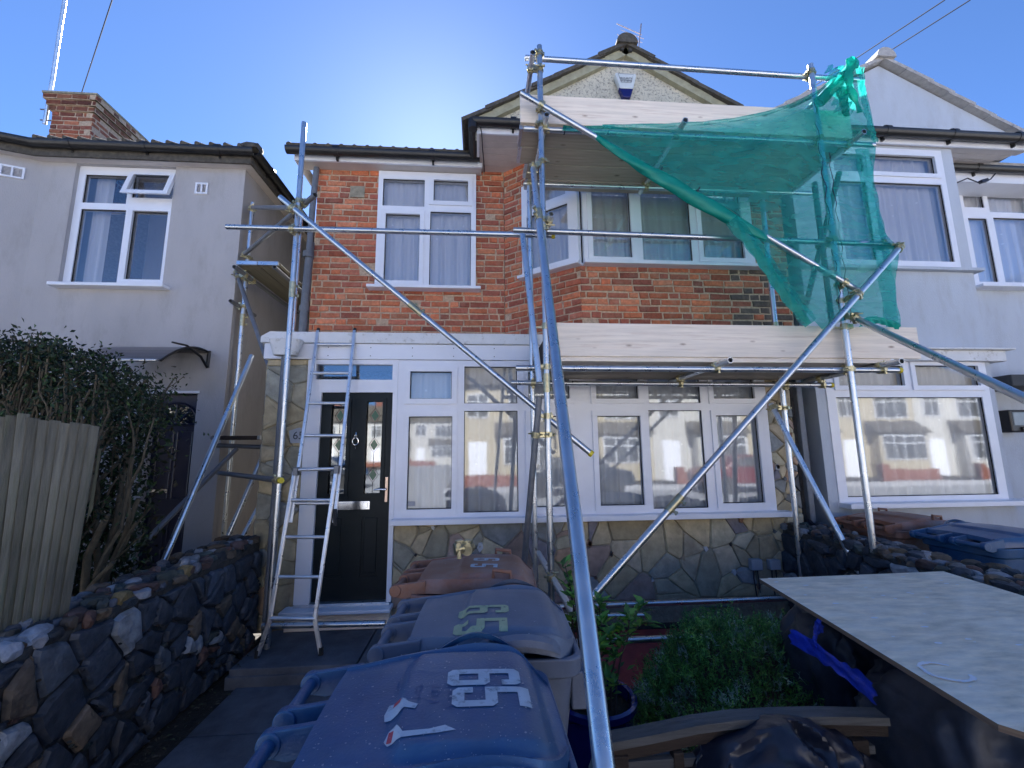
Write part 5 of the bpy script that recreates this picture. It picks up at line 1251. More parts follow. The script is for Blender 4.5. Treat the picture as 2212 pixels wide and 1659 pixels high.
f.add([P(213, 969, Y=2.56), P(219, 969, Y=2.56), P(200, 1100, Y=2.58), P(186, 1130, Y=2.58)]+[P(213, 969, Y=2.60), P(219, 969, Y=2.60), P(200, 1100, Y=2.62), P(186, 1130, Y=2.62)], [(0, 1, 2, 3), (7, 6, 5, 4), (0, 4, 5, 1), (1, 5, 6, 2), (2, 6, 7, 3), (3, 7, 4, 0)]); f.build('rear_rail', M['fence'], fp)

# ================================================================== HEDGE
def leaf(mb, p, d, n_, L, Wd, col, fold=.25):
    d = d.normalized(); s_ = d.cross(n_).normalized(); up = s_.cross(d).normalized()
    a = p; b = p+d*L; m1 = p+d*L*.45
    mb.add([a, m1+s_*Wd/2+up*Wd*fold, b, m1-s_*Wd/2+up*Wd*fold, m1], [(0, 4, 1), (1, 4, 2), (2, 4, 3), (3, 4, 0)], col)
rh_ = random.Random(12)
hd = thing('hedge', 'overgrown privet hedge with bare woody stems behind the fence panel, before the navy door', 'hedge', (-3.2, 3.4, 0))
stems = MB(); lv = MB()
def rvec(s_=1): return Vector((rh_.gauss(0, s_), rh_.gauss(0, s_), rh_.gauss(0, s_)))
tips = []
def branch(p, d, L, r, lvl, tgt=None):
    pts = [p]; rad = [r]; n = 7; q = p.copy(); d = d.normalized()
    for i in range(n):
        d = (d+rvec(.11)+Vector((0, 0, .05))).normalized()
        if (q+d*L/n).z > topz(q.x)+.02 or (q+d*L/n).x > -2.32: break
        q = q+d*L/n; pts.append(q.copy()); rad.append(r*(1-.55*(i+1)/n))
        if lvl < 2 and i > 1 and rh_.random() < (.55 if lvl == 0 else .5):
            branch(q.copy(), (d+rvec(.45)).normalized(), L*rh_.uniform(.35, .6), rad[-1]*.65, lvl+1)
        if lvl > 0 and i > 2: tips.append((q.copy(), d.copy()))
    if len(pts) > 1: stems.path(pts, rad, 6 if lvl < 2 else 4)
    tips.append((q.copy(), d.copy()))
def topz(x):  # crest outline of the hedge
    return (2.46 if x < -2.9 else 2.46-(x+2.9)*.75)
bases = [(-2.62, 3.25), (-2.68, 3.3), (-2.75, 3.2)]+[(-2.55-rh_.random()*2.6, rh_.uniform(3.0, 3.7)) for _ in range(26)]
for i, (bx, by) in enumerate(bases):
    for k in range(3 if i < 3 else 1):
        d = Vector((rh_.uniform(-.45, .35), rh_.uniform(-.25, .2), 1)); branch(Vector((bx+rh_.uniform(-.06, .06), by+rh_.uniform(-.06, .06), .0)), d, rh_.uniform(1.7, 2.3), rh_.uniform(.02, .04), 0)
for i in range(95):      # long upright whips seen above the fence
    bx = rh_.uniform(-4.4, -2.45); by = rh_.uniform(2.9, 3.25); z0 = rh_.uniform(.9, 1.5); lean = rh_.uniform(.05, .6)
    pts = []; Lw = topz(bx+lean*.5)-z0+rh_.uniform(-.35, .03)
    for j in range(8): t = j/7; pts.append(Vector((bx+lean*t*Lw*.5+.02*math.sin(j*2+i), by-.05*t+.02*math.cos(j+i), z0+Lw*t)))
    stems.path(pts, [.014*(1-.6*j/7) for j in range(8)], 5); tips.append((pts[-1], Vector((lean*.3, 0, 1))))
stems.build('stems', M['bark'], hd, smooth=60)
GR = [(.018, .040, .016), (.025, .055, .018), (.012, .026, .010), (.045, .085, .026), (.03, .045, .02), (.045, .04, .02)]
def lcluster(c, n, s_, L=.035):
    for _ in range(n):
        p = c+rvec(s_); d = (rvec(1)+Vector((0, 0, .6))); k = rh_.uniform(.6, 1.5); col = rh_.choice(GR)
        leaf(lv, p, d, rvec(1)+Vector((0, 0, 1e-3)), L*rh_.uniform(.6, 1.2), L*.5, tuple(v*k for v in col))
for p, d in tips:
    if p.z > topz(p.x)+.12: continue
    lcluster(p, 5, .035)
for _ in range(2300):     # inner and far side leafage
    x = rh_.uniform(-5.2, -2.35); c = Vector((x, rh_.uniform(3.15, 3.9), rh_.uniform(.1, topz(x)-.02)))
    if c.z < 1.75 and x > -2.72: continue
    lcluster(c, 8, .07)
for _ in range(1500):     # dense far side of the hedge
    x = rh_.uniform(-5.2, -2.75); lcluster(Vector((x, rh_.uniform(3.7, 4.0), rh_.uniform(.05, topz(x)-.12))), 9, .08, .07)
for _ in range(900):      # sheared crest
    x = rh_.uniform(-5.2, -2.4); z = topz(x)+rh_.uniform(-.28, .03)+.05*noise.noise(Vector((x*5, 0, 0))); lcluster(Vector((x, rh_.uniform(2.85, 3.6), z)), 10, .04, .04)
lv.build('leaves', M['leaf'], hd, recalc=False)

# ================================================================== WHEELIE BINS
def wheelie(name, label, loc, rot, pl, num=None, stick=None, texts=False, lip=True, specks=0):
    t = thing(name, label, 'wheelie bin', (0, 0, 0))
    Lb, Wb = .335, .275
    def rring(hx, hy, z, n=8, ox=0, rad=.06):
        o = []
        for sx, sy, a0 in ((1, 1, 0), (-1, 1, 90), (-1, -1, 180), (1, -1, 270)):
            for i in range(n+1): a = R(a0+90*i/n); o.append((ox+sx*(hx-rad)+rad*math.cos(a), sy*(hy-rad)+rad*math.sin(a), z))
        return o
    f = MB(); rings = [rring(.20, .20, .03, ox=-.01), rring(.215, .205, .10, ox=-.01), rring(.30, .255, .90, ox=.0), rring(.30, .255, .92), rring(.325, .275, .925), rring(.33, .28, .99), rring(.31, .26, .99), rring(.29, .245, .9)]
    k = len(rings[0]); vs = sum(rings, []); fs = [(j*k+i, j*k+(i+1) % k, (j+1)*k+(i+1) % k, (j+1)*k+i) for j in range(len(rings)-1) for i in range(k)]+[tuple(range(k))]
    f.add(vs, fs); 
    for sy in (-1, 1):
        f.prism([(-.30, .62), (-.22, .55), (.24, .70), (.29, .86), (.28, .88), (-.28, .80)], sy*.20, sy*.262, axis='y') if False else None
    f.box((.29, -.23, .80), (.345, .23, .925)); body = f.build('body', M[pl], t, smooth=40, bevel=.006)
    # lid as a thick pressed sheet
    X0, XLn = -.295, .61
    def ss(a, b, v): v = max(0, min(1, (v-a)/(b-a))); return v*v*(3-2*v)
    def wdt(x): # half width along the length
        s_ = (x-X0)/XLn; w_ = .238+.046*ss(0, .42, s_)
        if x > .20: w_ -= .13*((x-.20)/.115)**2.2
        return w_
    def zl_(x, yr):
        y = abs(yr); s_ = (x-X0)/XLn
        z = 1.038+.016*(1-y**2.6)+.016*math.sin(math.pi*max(0, min(1, s_)))**.8
        z += .017*ss(-.115, -.085, x-.05*y**3)*(1-ss(.74, .86, y))*(1-ss(.25, .29, x))
        z -= .040*ss(.19, .315, x)**1.6
        z += .008*ss(.86, .90, y)*(1-ss(.93, .97, y))-.022*ss(.95, 1.0, y)
        if lip: z += .020*math.exp(-((x-.12)/.12)**2)*ss(.84, .95, y)
        return z
    def lid(u, v):
        x = X0+XLn*u; yr = (v*2-1); return (x, yr*wdt(x), zl_(x, yr))
    f = MB(); f.grid(lid, 60, 60); W = 61
    # skirt around the rim
    rim = [lid(0, j/60) for j in range(61)]+[lid(i/60, 1) for i in range(1, 61)]+[lid(1, 1-j/60) for j in range(1, 61)]+[lid(1-i/60, 0) for i in range(1, 60)]
    nr = len(rim); lowr = [(a*1.012, b*1.012, c-.032) for a, b, c in rim]; low2 = [(a*.985, b*.985, c-.032) for a, b, c in rim]
    f.add(rim+lowr+low2, [(i, (i+1) % nr, nr+(i+1) % nr, nr+i) for i in range(nr)]+[(nr+i, nr+(i+1) % nr, 2*nr+(i+1) % nr, 2*nr+i) for i in range(nr)])
    bm = None; ld = f.build('lid', M[pl], t, smooth=38, recalc=True)
    bmx = bmesh.new(); bmx.from_mesh(ld.data); bmesh.ops.remove_doubles(bmx, verts=bmx.verts, dist=.0004); bmesh.ops.recalc_face_normals(bmx, faces=bmx.faces); bmx.to_mesh(ld.data); bmx.free()
    ld.data.shade_smooth(); ld.data.set_sharp_from_angle(angle=R(38))
    if lip:    # arched side grips standing off the lid edge
        for sy in (-1, 1):
            f = MB(); n = 22; vs = []
            for i in range(n+1):
                s_ = i/n; x = -.05+.30*s_; b_ = math.sin(math.pi*s_)**.8; y = sy*(wdt(x)-.012+.062*b_); z = zl_(x, 1)+.004+.030*b_
                vs += [(x, y-sy*.018, z+.008), (x, y+sy*.012, z), (x, y+sy*.014, z-.022), (x, y-sy*.014, z-.010)]
            f.add(vs, [(i*4+k_, i*4+(k_+1) % 4, (i+1)*4+(k_+1) % 4, (i+1)*4+k_) for i in range(n) for k_ in range(4)]+[(0, 1, 2, 3), (4*n, 4*n+1, 4*n+2, 4*n+3)]); f.build('lid_grip', M[pl], ld, smooth=50)
    else:
        f = MB(); f.path([(.10, -.235, 1.06), (.10, -.235, 1.10), (.19, -.235, 1.09), (.19, -.235, 1.05)], .011, 8); f.build('lid_grip', M[pl], ld, smooth=50)
        f = MB(); f.path([(.10, .235, 1.06), (.10, .235, 1.10), (.19, .235, 1.09), (.19, .235, 1.05)], .011, 8); f.build('lid_grip', M[pl], ld, smooth=50)
    # hinge lugs and grab bars
    for y in (-.235, -.045, .045, .235):
        f = MB(); f.prism([(-.25, 1.05), (-.25, .99), (-.36, .965), (-.41, .975), (-.43, 1.0), (-.425, 1.02), (-.40, 1.035), (-.34, 1.04)], y-.010, y+.010); f.cyl((-.405, y-.016, 1.005), (-.405, y+.016, 1.005), .030, n=18)
        f.build('hinge_lug', M[pl], t, smooth=40, bevel=.003)
    for s_ in (-1, 1):
        f = MB(); f.cyl((-.405, s_*.05, 1.005), (-.405, s_*.23, 1.005), .0175, n=16); f.build('grab_bar', M[pl], t, smooth=40)
    for y in (-.22, .22): f = MB(); f.cyl((-.2, y-.03, .1), (-.2, y+.03, .1), .1, n=20); f.build('wheel', M['rubber'], t, smooth=40)
    def onlid(vs, cx, cy, ang, off=.0025):
        o = []; ca, sa = math.cos(ang), math.sin(ang)
        for v in vs:
            x = cx+v[0]*ca-v[1]*sa; y = cy+v[0]*sa+v[1]*ca; o.append((x, y, zl_(x, y/wdt(x))+off))
        return o
    def decal(poly_vs, fs, cx, cy, ang, mt, nm, off=.0025):
        bm = bmesh.new(); vv = [bm.verts.new((v[0], v[1], 0)) for v in poly_vs]
        for q in fs:
            try: bm.faces.new([vv[i] for i in q])
            except ValueError: pass
        bmesh.ops.triangulate(bm, faces=bm.faces[:])
        for _ in range(3):
            es = [e for e in bm.edges if e.calc_length() > .012]
            if es: bmesh.ops.subdivide_edges(bm, edges=es, cuts=1); bmesh.ops.triangulate(bm, faces=bm.faces[:])
        bm.verts.index_update(); V = [tuple(v.co) for v in bm.verts]; F_ = [tuple(v.index for v in q.verts) for q in bm.faces]; bm.free()
        f = MB(); f.add(onlid(V, cx, cy, ang, off), F_); return f.build(nm, M[mt], ld, recalc=False)
    if num:
        for (ch, cx, cy, sx, sy) in num:
            w_, h_, st_, q_ = sx, sy, sx*.30, sx*.16; sy2 = h_*.155
            m0, m1 = h_*.5-sy2/2, h_*.5+sy2/2
            bar = lambda a, b, c, d, cut='': [p for p in ([(a+q_, c), (a, c+q_)] if 'a' in cut else [(a, c)])+([(a, d-q_), (a+q_, d)] if 'b' in cut else [(a, d)])+([(b-q_, d), (b, d-q_)] if 'c' in cut else [(b, d)])+([(b, c+q_), (b-q_, c)] if 'd' in cut else [(b, c)])]
            if ch == '6': polys = [bar(0, w_, h_-sy2, h_, 'bc'), bar(0, st_, m1, h_-sy2), bar(0, w_, m0, m1, 'c'), bar(0, st_, sy2, m0), bar(w_-st_, w_, sy2, m0), bar(0, w_, 0, sy2, 'ad'), bar(w_-st_, w_, h_-sy2*1.7, h_-sy2)]
            else: polys = [bar(0, w_, h_-sy2, h_), bar(0, st_, m1, h_-sy2), bar(0, w_, m0, m1, 'c'), bar(w_-st_, w_, sy2, m0), bar(0, w_, 0, sy2, 'ad'), bar(0, st_, sy2, sy2*1.7)]
            V_ = []; F9 = []
            for pl_ in polys: F9.append(tuple(range(len(V_), len(V_)+len(pl_)))); V_ += [(x-w_/2, y-h_/2) for x, y in pl_]
            decal(V_, F9, cx, cy, R(-90), stick, 'number_sticker')
    if texts:
        for k, s_ in enumerate(('NO', 'HOT', 'ASHES')):
            tx = ((905, 1482), (941, 1487), (975, 1493))[k]; q_ = P(*tx, Z=1.10); vs, fs = text_mesh(s_, .040, 0, bold=-.0006); decal([(v.x, v.y*.8) for v in vs], fs, q_.x-loc[0], q_.y-loc[1], R(90), 'emboss', 'embossed_text', .0012)
        def blob(cx, cy, pts, mt, nm, off=.0022): decal(pts, [tuple(range(len(pts)))], cx, cy, 0, mt, nm, off)
        bl = lambda x, y: (P(x, y, Z=1.10).x-loc[0], P(x, y, Z=1.10).y-loc[1])
        blob(*bl(863, 1508), [(-.03, .03), (.0, .034), (.02, .01), (.045, -.005), (.04, -.022), (.012, -.012), (.0, -.032), (-.03, -.034), (-.035, -.01)], 'sticker_w', 'torn_sticker')
        blob(*bl(858, 1498), [(-.008, .01), (.009, .01), (.008, -.007), (-.009, -.008)], 'sticker_r', 'red_mark', .003)
        blob(*bl(876, 1563), [(-.045, .03), (-.028, .034), (-.01, .004), (.05, .004), (.085, .013), (.11, -.004), (.07, -.010), (.0, -.014), (-.04, -.014), (-.05, .0)], 'sticker_w', 'torn_sticker')
        blob(*bl(842, 1562), [(-.008, .022), (.004, .016), (.004, -.014), (-.008, -.012)], 'sticker_r', 'red_mark', .003)
    if specks:
        f = MB(); rj = random.Random(specks)
        for _ in range(specks):
            x, yr = rj.uniform(-.28, .29), rj.uniform(-.97, .97); s_ = .0012*rj.random()**-.35; s_ = min(s_, .004); y = yr*wdt(x); a0 = rj.random()*6
            f.add([(x+s_*math.cos(a0+k*1.57)*rj.uniform(.5, 1.3), y+s_*math.sin(a0+k*1.57), zl_(x, yr)+.0018) for k in range(4)], [(0, 1, 2, 3)])
        f.build('paint_specks', M['meter'], ld, recalc=False)['kind'] = 'stuff'
    t.rotation_euler = (0, 0, rot); t.location = loc
    return t
def fixpar(t):   # children were built around the origin; parent inverse is identity there
    return t
def at(loc, x, y, z=1.10): q = P(x, y, Z=z); return (q.x-loc[0], q.y-loc[1])
L1 = (-.105, 1.265, 0); n6 = at(L1, 1046, 1452); n5 = at(L1, 1054, 1490)
wheelie('wheelie_bin', 'dusty blue wheelie bin nearest the camera with torn white number stickers', L1, R(1), 'blue_bin', [('6', n6[0], n6[1]+.002, .085, .20), ('5', n5[0]+.008, n5[1]-.004, .085, .20)], 'sticker_w', texts=True, specks=420)
L2 = (.05, 1.905, -.01); n6 = at(L2, 1046, 1309, 1.09); n5 = at(L2, 1042, 1335, 1.09)
wheelie('wheelie_bin', 'dark grey wheelie bin with pale yellow number between the blue and brown bins', L2, R(-2), 'grey_bin', [('6', n6[0], n6[1], .080, .20), ('5', n5[0], n5[1]-.004, .080, .20)], 'sticker_y', specks=60)
L3 = (-.01, 2.60, -.01); n6 = at(L3, 1050, 1207, 1.085); n5 = at(L3, 1048, 1216, 1.085)
wheelie('wheelie_bin', 'brown wheelie bin nearest the porch with a scaffold clamp on its lid', L3, R(-4), 'brown_bin', [('6', n6[0], n6[1]+.02, .065, .15), ('5', n5[0], n5[1]-.02, .065, .15)], 'sticker_w', lip=False, specks=40)
c = P(1990, 1150, Z=1.06); wheelie('wheelie_bin', 'brown wheelie bin standing against the pale neighbour wall beyond the right stone wall', (c.x+.52, 3.85, -.0), R(6), 'brown_bin', lip=False)
c = P(2120, 1170, Z=1.08); wheelie('wheelie_bin', 'blue wheelie bin in front of the neighbour brown bin beyond the right stone wall', (c.x+.62, 3.15, 0), R(4), 'blue_bin')
f = MB(); f.prism([(3.62, .95), (4.4, .80), (4.4, .0), (3.62, 0)], 4.2, 4.22); tag(f.build('slate_sheet', M['slate'], bevel=.004), 'dark slate sheet leaning on the neighbour wall behind the bins', 'sheet')
# loose coupler on the brown bin
cp = P(1000, 1200, Y=2.62); f = MB(); c = Vector((cp.x, cp.y, 1.145))
for dx, ax in ((-.022, Vector((1, .3, .1)).normalized()), (.03, Vector((.3, 1, .1)).normalized())):
    o = c+Vector((dx, 0, 0))
    for s_ in (-.022, .0, .022): f.cyl(o+ax*(s_-.006), o+ax*(s_+.006), .034, n=16)
    f.cyl(o-ax*.02, o+ax*.02, .028, n=16); f.obox(o+Vector((0, 0, .036)), ax, Vector((0, 0, 1)).cross(ax), (0, 0, 1), .02, .022, .01); f.cyl(o+Vector((0, -.05, .03)), o+Vector((0, .05, .034)), .008, n=8); f.cyl(o+Vector((0, -.06, .03)), o+Vector((0, -.04, .03)), .015, n=6)
f.cyl(c+Vector((-.02, -.02, -.05)), c+Vector((-.02, -.02, -.0)), .014, n=8)
tag(f.build('scaffold_coupler', M['zinc'], smooth=35), 'loose brassy scaffold coupler resting on the brown bin lid', 'coupler')

# ================================================================== RIGHT FOREGROUND
# plywood sheet
za_ = .965; A2, B2_, N2 = P(1640, 1250, Z=za_), P(2038, 1234, Z=za_), P(2190, 1585, Z=za_)
D2_ = B2_+(N2-A2)
f = MB(); 
def plyp(u, v): p = A2.lerp(B2_, u)+(N2-A2)*v; return (p.x, p.y, p.z)
poly = [(0, 0), (1, 0), (1, 1), (.03, 1), (.0, .97)]
vs = []; 
f.add([Vector(plyp(*q)) for q in poly]+[Vector(plyp(*q))-Vector((0, 0, .018)) for q in poly], [(0, 1, 2, 3, 4)], mi=0)
n5 = 5; f.f.append([9, 8, 7, 6, 5]); f.c.append((1, 1, 1)); f.mi.append(1)
for i in range(5): f.f.append([i, i+5, (i+1) % 5+5, (i+1) % 5]); f.c.append((1, 1, 1)); f.mi.append(1)
pw = f.build('plywood_sheet', [M['ply'], M['ply_edge']]); tag(pw, 'large paint splashed plywood sheet laid over dark sacks and the right garden wall', 'plywood')
cc = P(2042, 1450, Z=za_+.004); f = MB(); pts = [(cc.x+.065*math.cos(t)+.004*math.sin(5*t), cc.y+.06*math.sin(t), za_+.004) for t in [R(35)+R(300)*i/30 for i in range(31)]]
for a, b in zip(pts[:-1], pts[1:]):
    a, b = Vector(a), Vector(b); wv = Vector((-(b-a).y, (b-a).x, 0)).normalized()*rh_.uniform(.004, .009); f.add([a-wv, b-wv, b+wv, a+wv], [(0, 1, 2, 3)])
for _ in range(46):
    u, v = rh_.random(), rh_.random(); p = Vector(plyp(u, v))+Vector((0, 0, .003)); s_ = rh_.uniform(.003, .011); t0 = rh_.random()*6
    f.add([p+Vector((s_*1.8*math.cos(t0+i*1.05), s_*math.sin(t0+i*1.05)*rh_.uniform(.5, 1), 0)) for i in range(6)], [tuple(range(6))])
f.build('paint_marks', M['upvc'], pw, recalc=False)['kind'] = 'stuff'
# sacks under the sheet
def sack(loc, sx, sy, sz, mt, name, label, seed, group=None, n=32):
    bm = bmesh.new(); bmesh.ops.create_icosphere(bm, subdivisions=5, radius=1); o = Vector((seed*3.1, seed*1.7, 0)); f = MB(); vs = []
    for v in bm.verts:
        p = v.co; q = Vector([math.copysign(abs(c)**.7, c) for c in p]); k = 1+.13*noise.noise(q*1.6+o)+.12*(1-2.5*abs(noise.noise(q*2.6+o)))*.6+.05*(1-3*abs(noise.noise(Vector((q.x*6, q.y*6, q.z*2.6))+o)))
        vs.append((loc[0]+q.x*sx*k, loc[1]+q.y*sy*k, min(.93, max(.0, loc[2]+q.z*sz*k*.94))))
    f.add(vs, [tuple(v.index for v in q.verts) for q in bm.faces]); bm.free()
    return tag(f.build(name, M[mt], smooth=70), label, 'sack', group)
sack((1.98, 2.30, .46), .30, .28, .47, 'darksack', 'rubble_sack', 'bulging dark rubble sack under the far left corner of the plywood', 1)
sack((2.58, 2.15, .44), .30, .32, .47, 'darksack', 'rubble_sack', 'dark rubble sack under the plywood next to the right garden wall', 2)
sack((1.90, 1.62, .44), .34, .36, .47, 'darksack', 'rubble_sack', 'dark rubble sack under the near left edge of the plywood', 3)
sack((2.55, 1.45, .44), .32, .34, .46, 'bag', 'rubble_sack', 'black polythene sack under the near right part of the plywood', 5)
def strip(pts, w_, name, label, mt='strap', cat='strap'):
    f = MB(); P3 = [Vector(p) for p in pts]
    d_ = [0]
    for i in range(1, len(P3)): d_.append(d_[-1]+(P3[i]-P3[i-1]).length)
    def c_(t):
        s_ = t*d_[-1]
        for i in range(1, len(P3)):
            if s_ <= d_[i]+1e-9: return P3[i-1].lerp(P3[i], (s_-d_[i-1])/(d_[i]-d_[i-1]))
        return P3[-1]
    def g(u, v):
        p = c_(u); q = (c_(min(1, u+.03))-c_(max(0, u-.03))).normalized(); n_ = Vector((.1, 0, 1)); n_ = (n_-q*n_.dot(q)).normalized() if abs(q.z) < .8 else Vector((1, 0, 0)); return p+n_*w_*(v-.5)*(1+.18*math.sin(u*9)+.08*math.sin(u*23))+Vector((0, -.012*math.sin(v*math.pi*3+u*9), .004*math.sin(u*31)))
    f.grid(g, 40, 6); return tag(f.build(name, M[mt], smooth=180, recalc=False), label, cat)
strip([P(1706, 1375, Y=2.12), P(1745, 1392, Y=2.02), P(1790, 1425, Y=1.86), P(1840, 1460, Y=1.66), P(1890, 1498, Y=1.5)], .06, 'blue_strap', 'long bright blue sacking strip trailing down the dark sacks below the plywood')
strip([P(1775, 1346, Y=2.02), P(1762, 1362, Y=2.0), P(1758, 1390, Y=1.97), P(1762, 1402, Y=1.95)], .045, 'blue_loop', 'short blue sacking loop just under the plywood edge')
# low block work behind the bush
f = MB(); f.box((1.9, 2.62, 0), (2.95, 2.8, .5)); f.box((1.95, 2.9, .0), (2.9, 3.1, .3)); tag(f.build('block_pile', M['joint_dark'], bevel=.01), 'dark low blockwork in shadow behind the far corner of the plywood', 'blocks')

# potted shrub
pc = P(1280, 1450, Y=2.35); pc = Vector((.60, 2.42, 0))
pot = thing('plant_pot', 'glossy royal blue glazed plant pot right of the bins', 'plant pot', pc)
f = MB(); prof = [(.11, 0), (.135, .02), (.175, .2), (.195, .36), (.20, .40), (.215, .41), (.218, .44), (.205, .45), (.19, .44), (.185, .38)]; n = 32
vs = [(pc.x+r_*math.cos(2*math.pi*i/n), pc.y+r_*math.sin(2*math.pi*i/n), z) for r_, z in prof for i in range(n)]
f.add(vs, [(k*n+i, k*n+(i+1) % n, (k+1)*n+(i+1) % n, (k+1)*n+i) for k in range(len(prof)-1) for i in range(n)]+[tuple(range(n))]); f.build('glazed_body', M['blue_glaze'], pot, smooth=50)
f = MB(); f.cyl((pc.x, pc.y, .36), (pc.x, pc.y, .385), .187, n=32); f.build('compost', M['soil'], pot)
sh = thing('potted_shrub', 'light green big-leaved shrub growing from the blue glazed pot', 'shrub', (pc.x, pc.y, .385))
st = MB(); lf2 = MB(); LG = [(.10, .27, .05), (.14, .34, .055), (.08, .21, .05), (.17, .38, .08)]
targets = [P(1221, 1222, Y=2.75), P(1228, 1262, Y=2.7), P(1240, 1290, Y=2.6), P(1295, 1300, Y=2.5), P(1300, 1350, Y=2.4), P(1385, 1310, Y=2.5), P(1400, 1345, Y=2.5), P(1360, 1330, Y=2.45), P(1345, 1390, Y=2.35), P(1330, 1420, Y=2.3), P(1290, 1400, Y=2.3), P(1255, 1330, Y=2.55), P(1235, 1345, Y=2.6), P(1270, 1460, Y=2.2), P(1320, 1480, Y=2.2), P(1350, 1365, Y=2.4), P(1290, 1318, Y=2.5), P(1315, 1375, Y=2.35)]
for tg in targets:
    b0_ = Vector((pc.x+rh_.uniform(-.08, .08), pc.y+rh_.uniform(-.08, .08), .38)); pts = []
    for j in range(7): t = j/6; q = b0_.lerp(tg, t); q += Vector((0, 0, .10*math.sin(t*math.pi)))+rvec(.008); pts.append(q)
    pts[-1] = tg; st.path(pts, [.006*(1-.55*j/6) for j in range(7)], 6)
    for j, base in enumerate([pts[-1]]*8+[pts[-2]]*5+[pts[-3]]*3):
        a = rh_.random()*6.28; d = Vector((math.cos(a), math.sin(a), rh_.uniform(-.1, 1.1))); k = rh_.uniform(.6, 1.3)
        leaf(lf2, base+rvec(.008), d, Vector((0, 0, 1))+rvec(.3), rh_.uniform(.05, .095), rh_.uniform(.025, .045), tuple(v*k for v in rh_.choice(LG)), .16)
for _ in range(40):
    a = rh_.random()*6.28; rr_ = rh_.uniform(.04, .2); leaf(lf2, Vector((pc.x+rr_*math.cos(a), pc.y+rr_*math.sin(a), .42+rh_.uniform(0, .12))), Vector((math.cos(a), math.sin(a), .4)), Vector((0, 0, 1)), .06, .03, tuple(v*.7 for v in rh_.choice(LG)), .15)
st.build('stems', M['twig'], sh, smooth=60); lf2.build('leaves', M['leaf'], sh, recalc=False)
# grey pot in front
gp = Vector((.62, 1.72, 0)); f = MB(); prof = [(.15, .0), (.2, .36), (.215, .365), (.22, .40), (.205, .405), (.19, .36), (.18, .3)]
vs = [(gp.x+r_*math.cos(2*math.pi*i/n), gp.y+r_*math.sin(2*math.pi*i/n), z+.12) for r_, z in prof for i in range(n)]
pt2 = thing('plant_pot', 'pale grey plastic plant pot behind the rail of the wooden bench', 'plant pot', gp)
f.add(vs, [(k*n+i, k*n+(i+1) % n, (k+1)*n+(i+1) % n, (k+1)*n+i) for k in range(len(prof)-1) for i in range(n)]+[tuple(range(n))]); f.build('pot_body', M['grey_pot'], pt2, smooth=50)
f = MB(); f.cyl((gp.x, gp.y, .40), (gp.x, gp.y, .43), .183, n=32); f.build('compost', M['soil'], pt2)
f = MB(); f.box((gp.x-.2, gp.y-.2, 0), (gp.x+.2, gp.y+.2, .118)); tag(f.build('paving_block', M['joint_dark'], bevel=.01), 'dark block standing under the grey plastic plant pot', 'block')
# evergreen bush
bc = Vector((1.60, 2.66, 0)); bu = thing('evergreen_bush', 'dense dark green heather-like bush in front of the stone plinth', 'bush', bc)
f = MB(); NG = [(.09, .24, .06), (.12, .31, .07), (.16, .39, .08), (.08, .20, .06), (.20, .42, .10), (.30, .42, .34)]
def bshape(a, e):
    rx, ry, rz = .70, .58, .64; k = 1+.16*noise.noise(Vector((math.cos(a)*1.5, math.sin(a)*1.5, e*2)))+.06*noise.noise(Vector((math.cos(a)*5, math.sin(a)*5, e*5)))
    return Vector((rx*math.cos(a)*math.cos(e)*k, ry*math.sin(a)*math.cos(e)*k, rz*math.sin(e)*k))
for i in range(9500):
    a = rh_.random()*6.283; e = math.asin(rh_.random()**.85); s_ = bshape(a, e)*rh_.uniform(.74, 1.0); base = bc+s_+Vector((0, 0, .03)); nrm = s_.normalized(); clump = noise.noise(s_*7)
    col = NG[5] if noise.noise(s_*9+Vector((5, 0, 0))) > .33 else rh_.choice(NG[:5]); kk = (.75+.9*max(0, clump+.25))*rh_.uniform(.7, 1.2); col = tuple(v*kk for v in col)
    up = (nrm*.6+Vector((0, 0, .75))+rvec(.22)).normalized(); L_ = rh_.uniform(.03, .065)
    for j in range(6):
        t = (j+.5)/6; p = base+up*L_*t; dd = (up*.5+rvec(.6)).normalized(); sd = dd.cross(rvec(1)).normalized()*.0034; q = p+dd*rh_.uniform(.018, .032)
        f.add([p-sd, p+sd, q], [(0, 1, 2)], col)
f.build('foliage', M['leaf'], bu, recalc=False)
f = MB(); f.grid(lambda u, v: bc+bshape(u*6.2832, v*1.5708)*.80+Vector((0, 0, .0)), 28, 12); f.build('inner_twigs', M['twig'], bu, smooth=60)
# grass and small weeds round the pots
f = MB()
for _ in range(1600):
    x = rh_.uniform(.35, 1.7); y = rh_.uniform(1.3, 2.15); h = rh_.uniform(.03, .12); d = Vector((rh_.gauss(0, .3), rh_.gauss(0, .3), 1)).normalized()*h; sd = Vector((rh_.uniform(-1, 1), rh_.uniform(-1, 1), 0)).normalized()*.004
    p = Vector((x, y, 0)); f.add([p-sd, p+sd, p+d], [(0, 1, 2)], rh_.choice([(.02, .04, .015), (.03, .035, .02), (.015, .03, .01)]))
tag(f.build('weeds', M['leaf'], recalc=False), 'low dark weeds on the soil between the pots and the bench', 'weeds', kind='stuff')
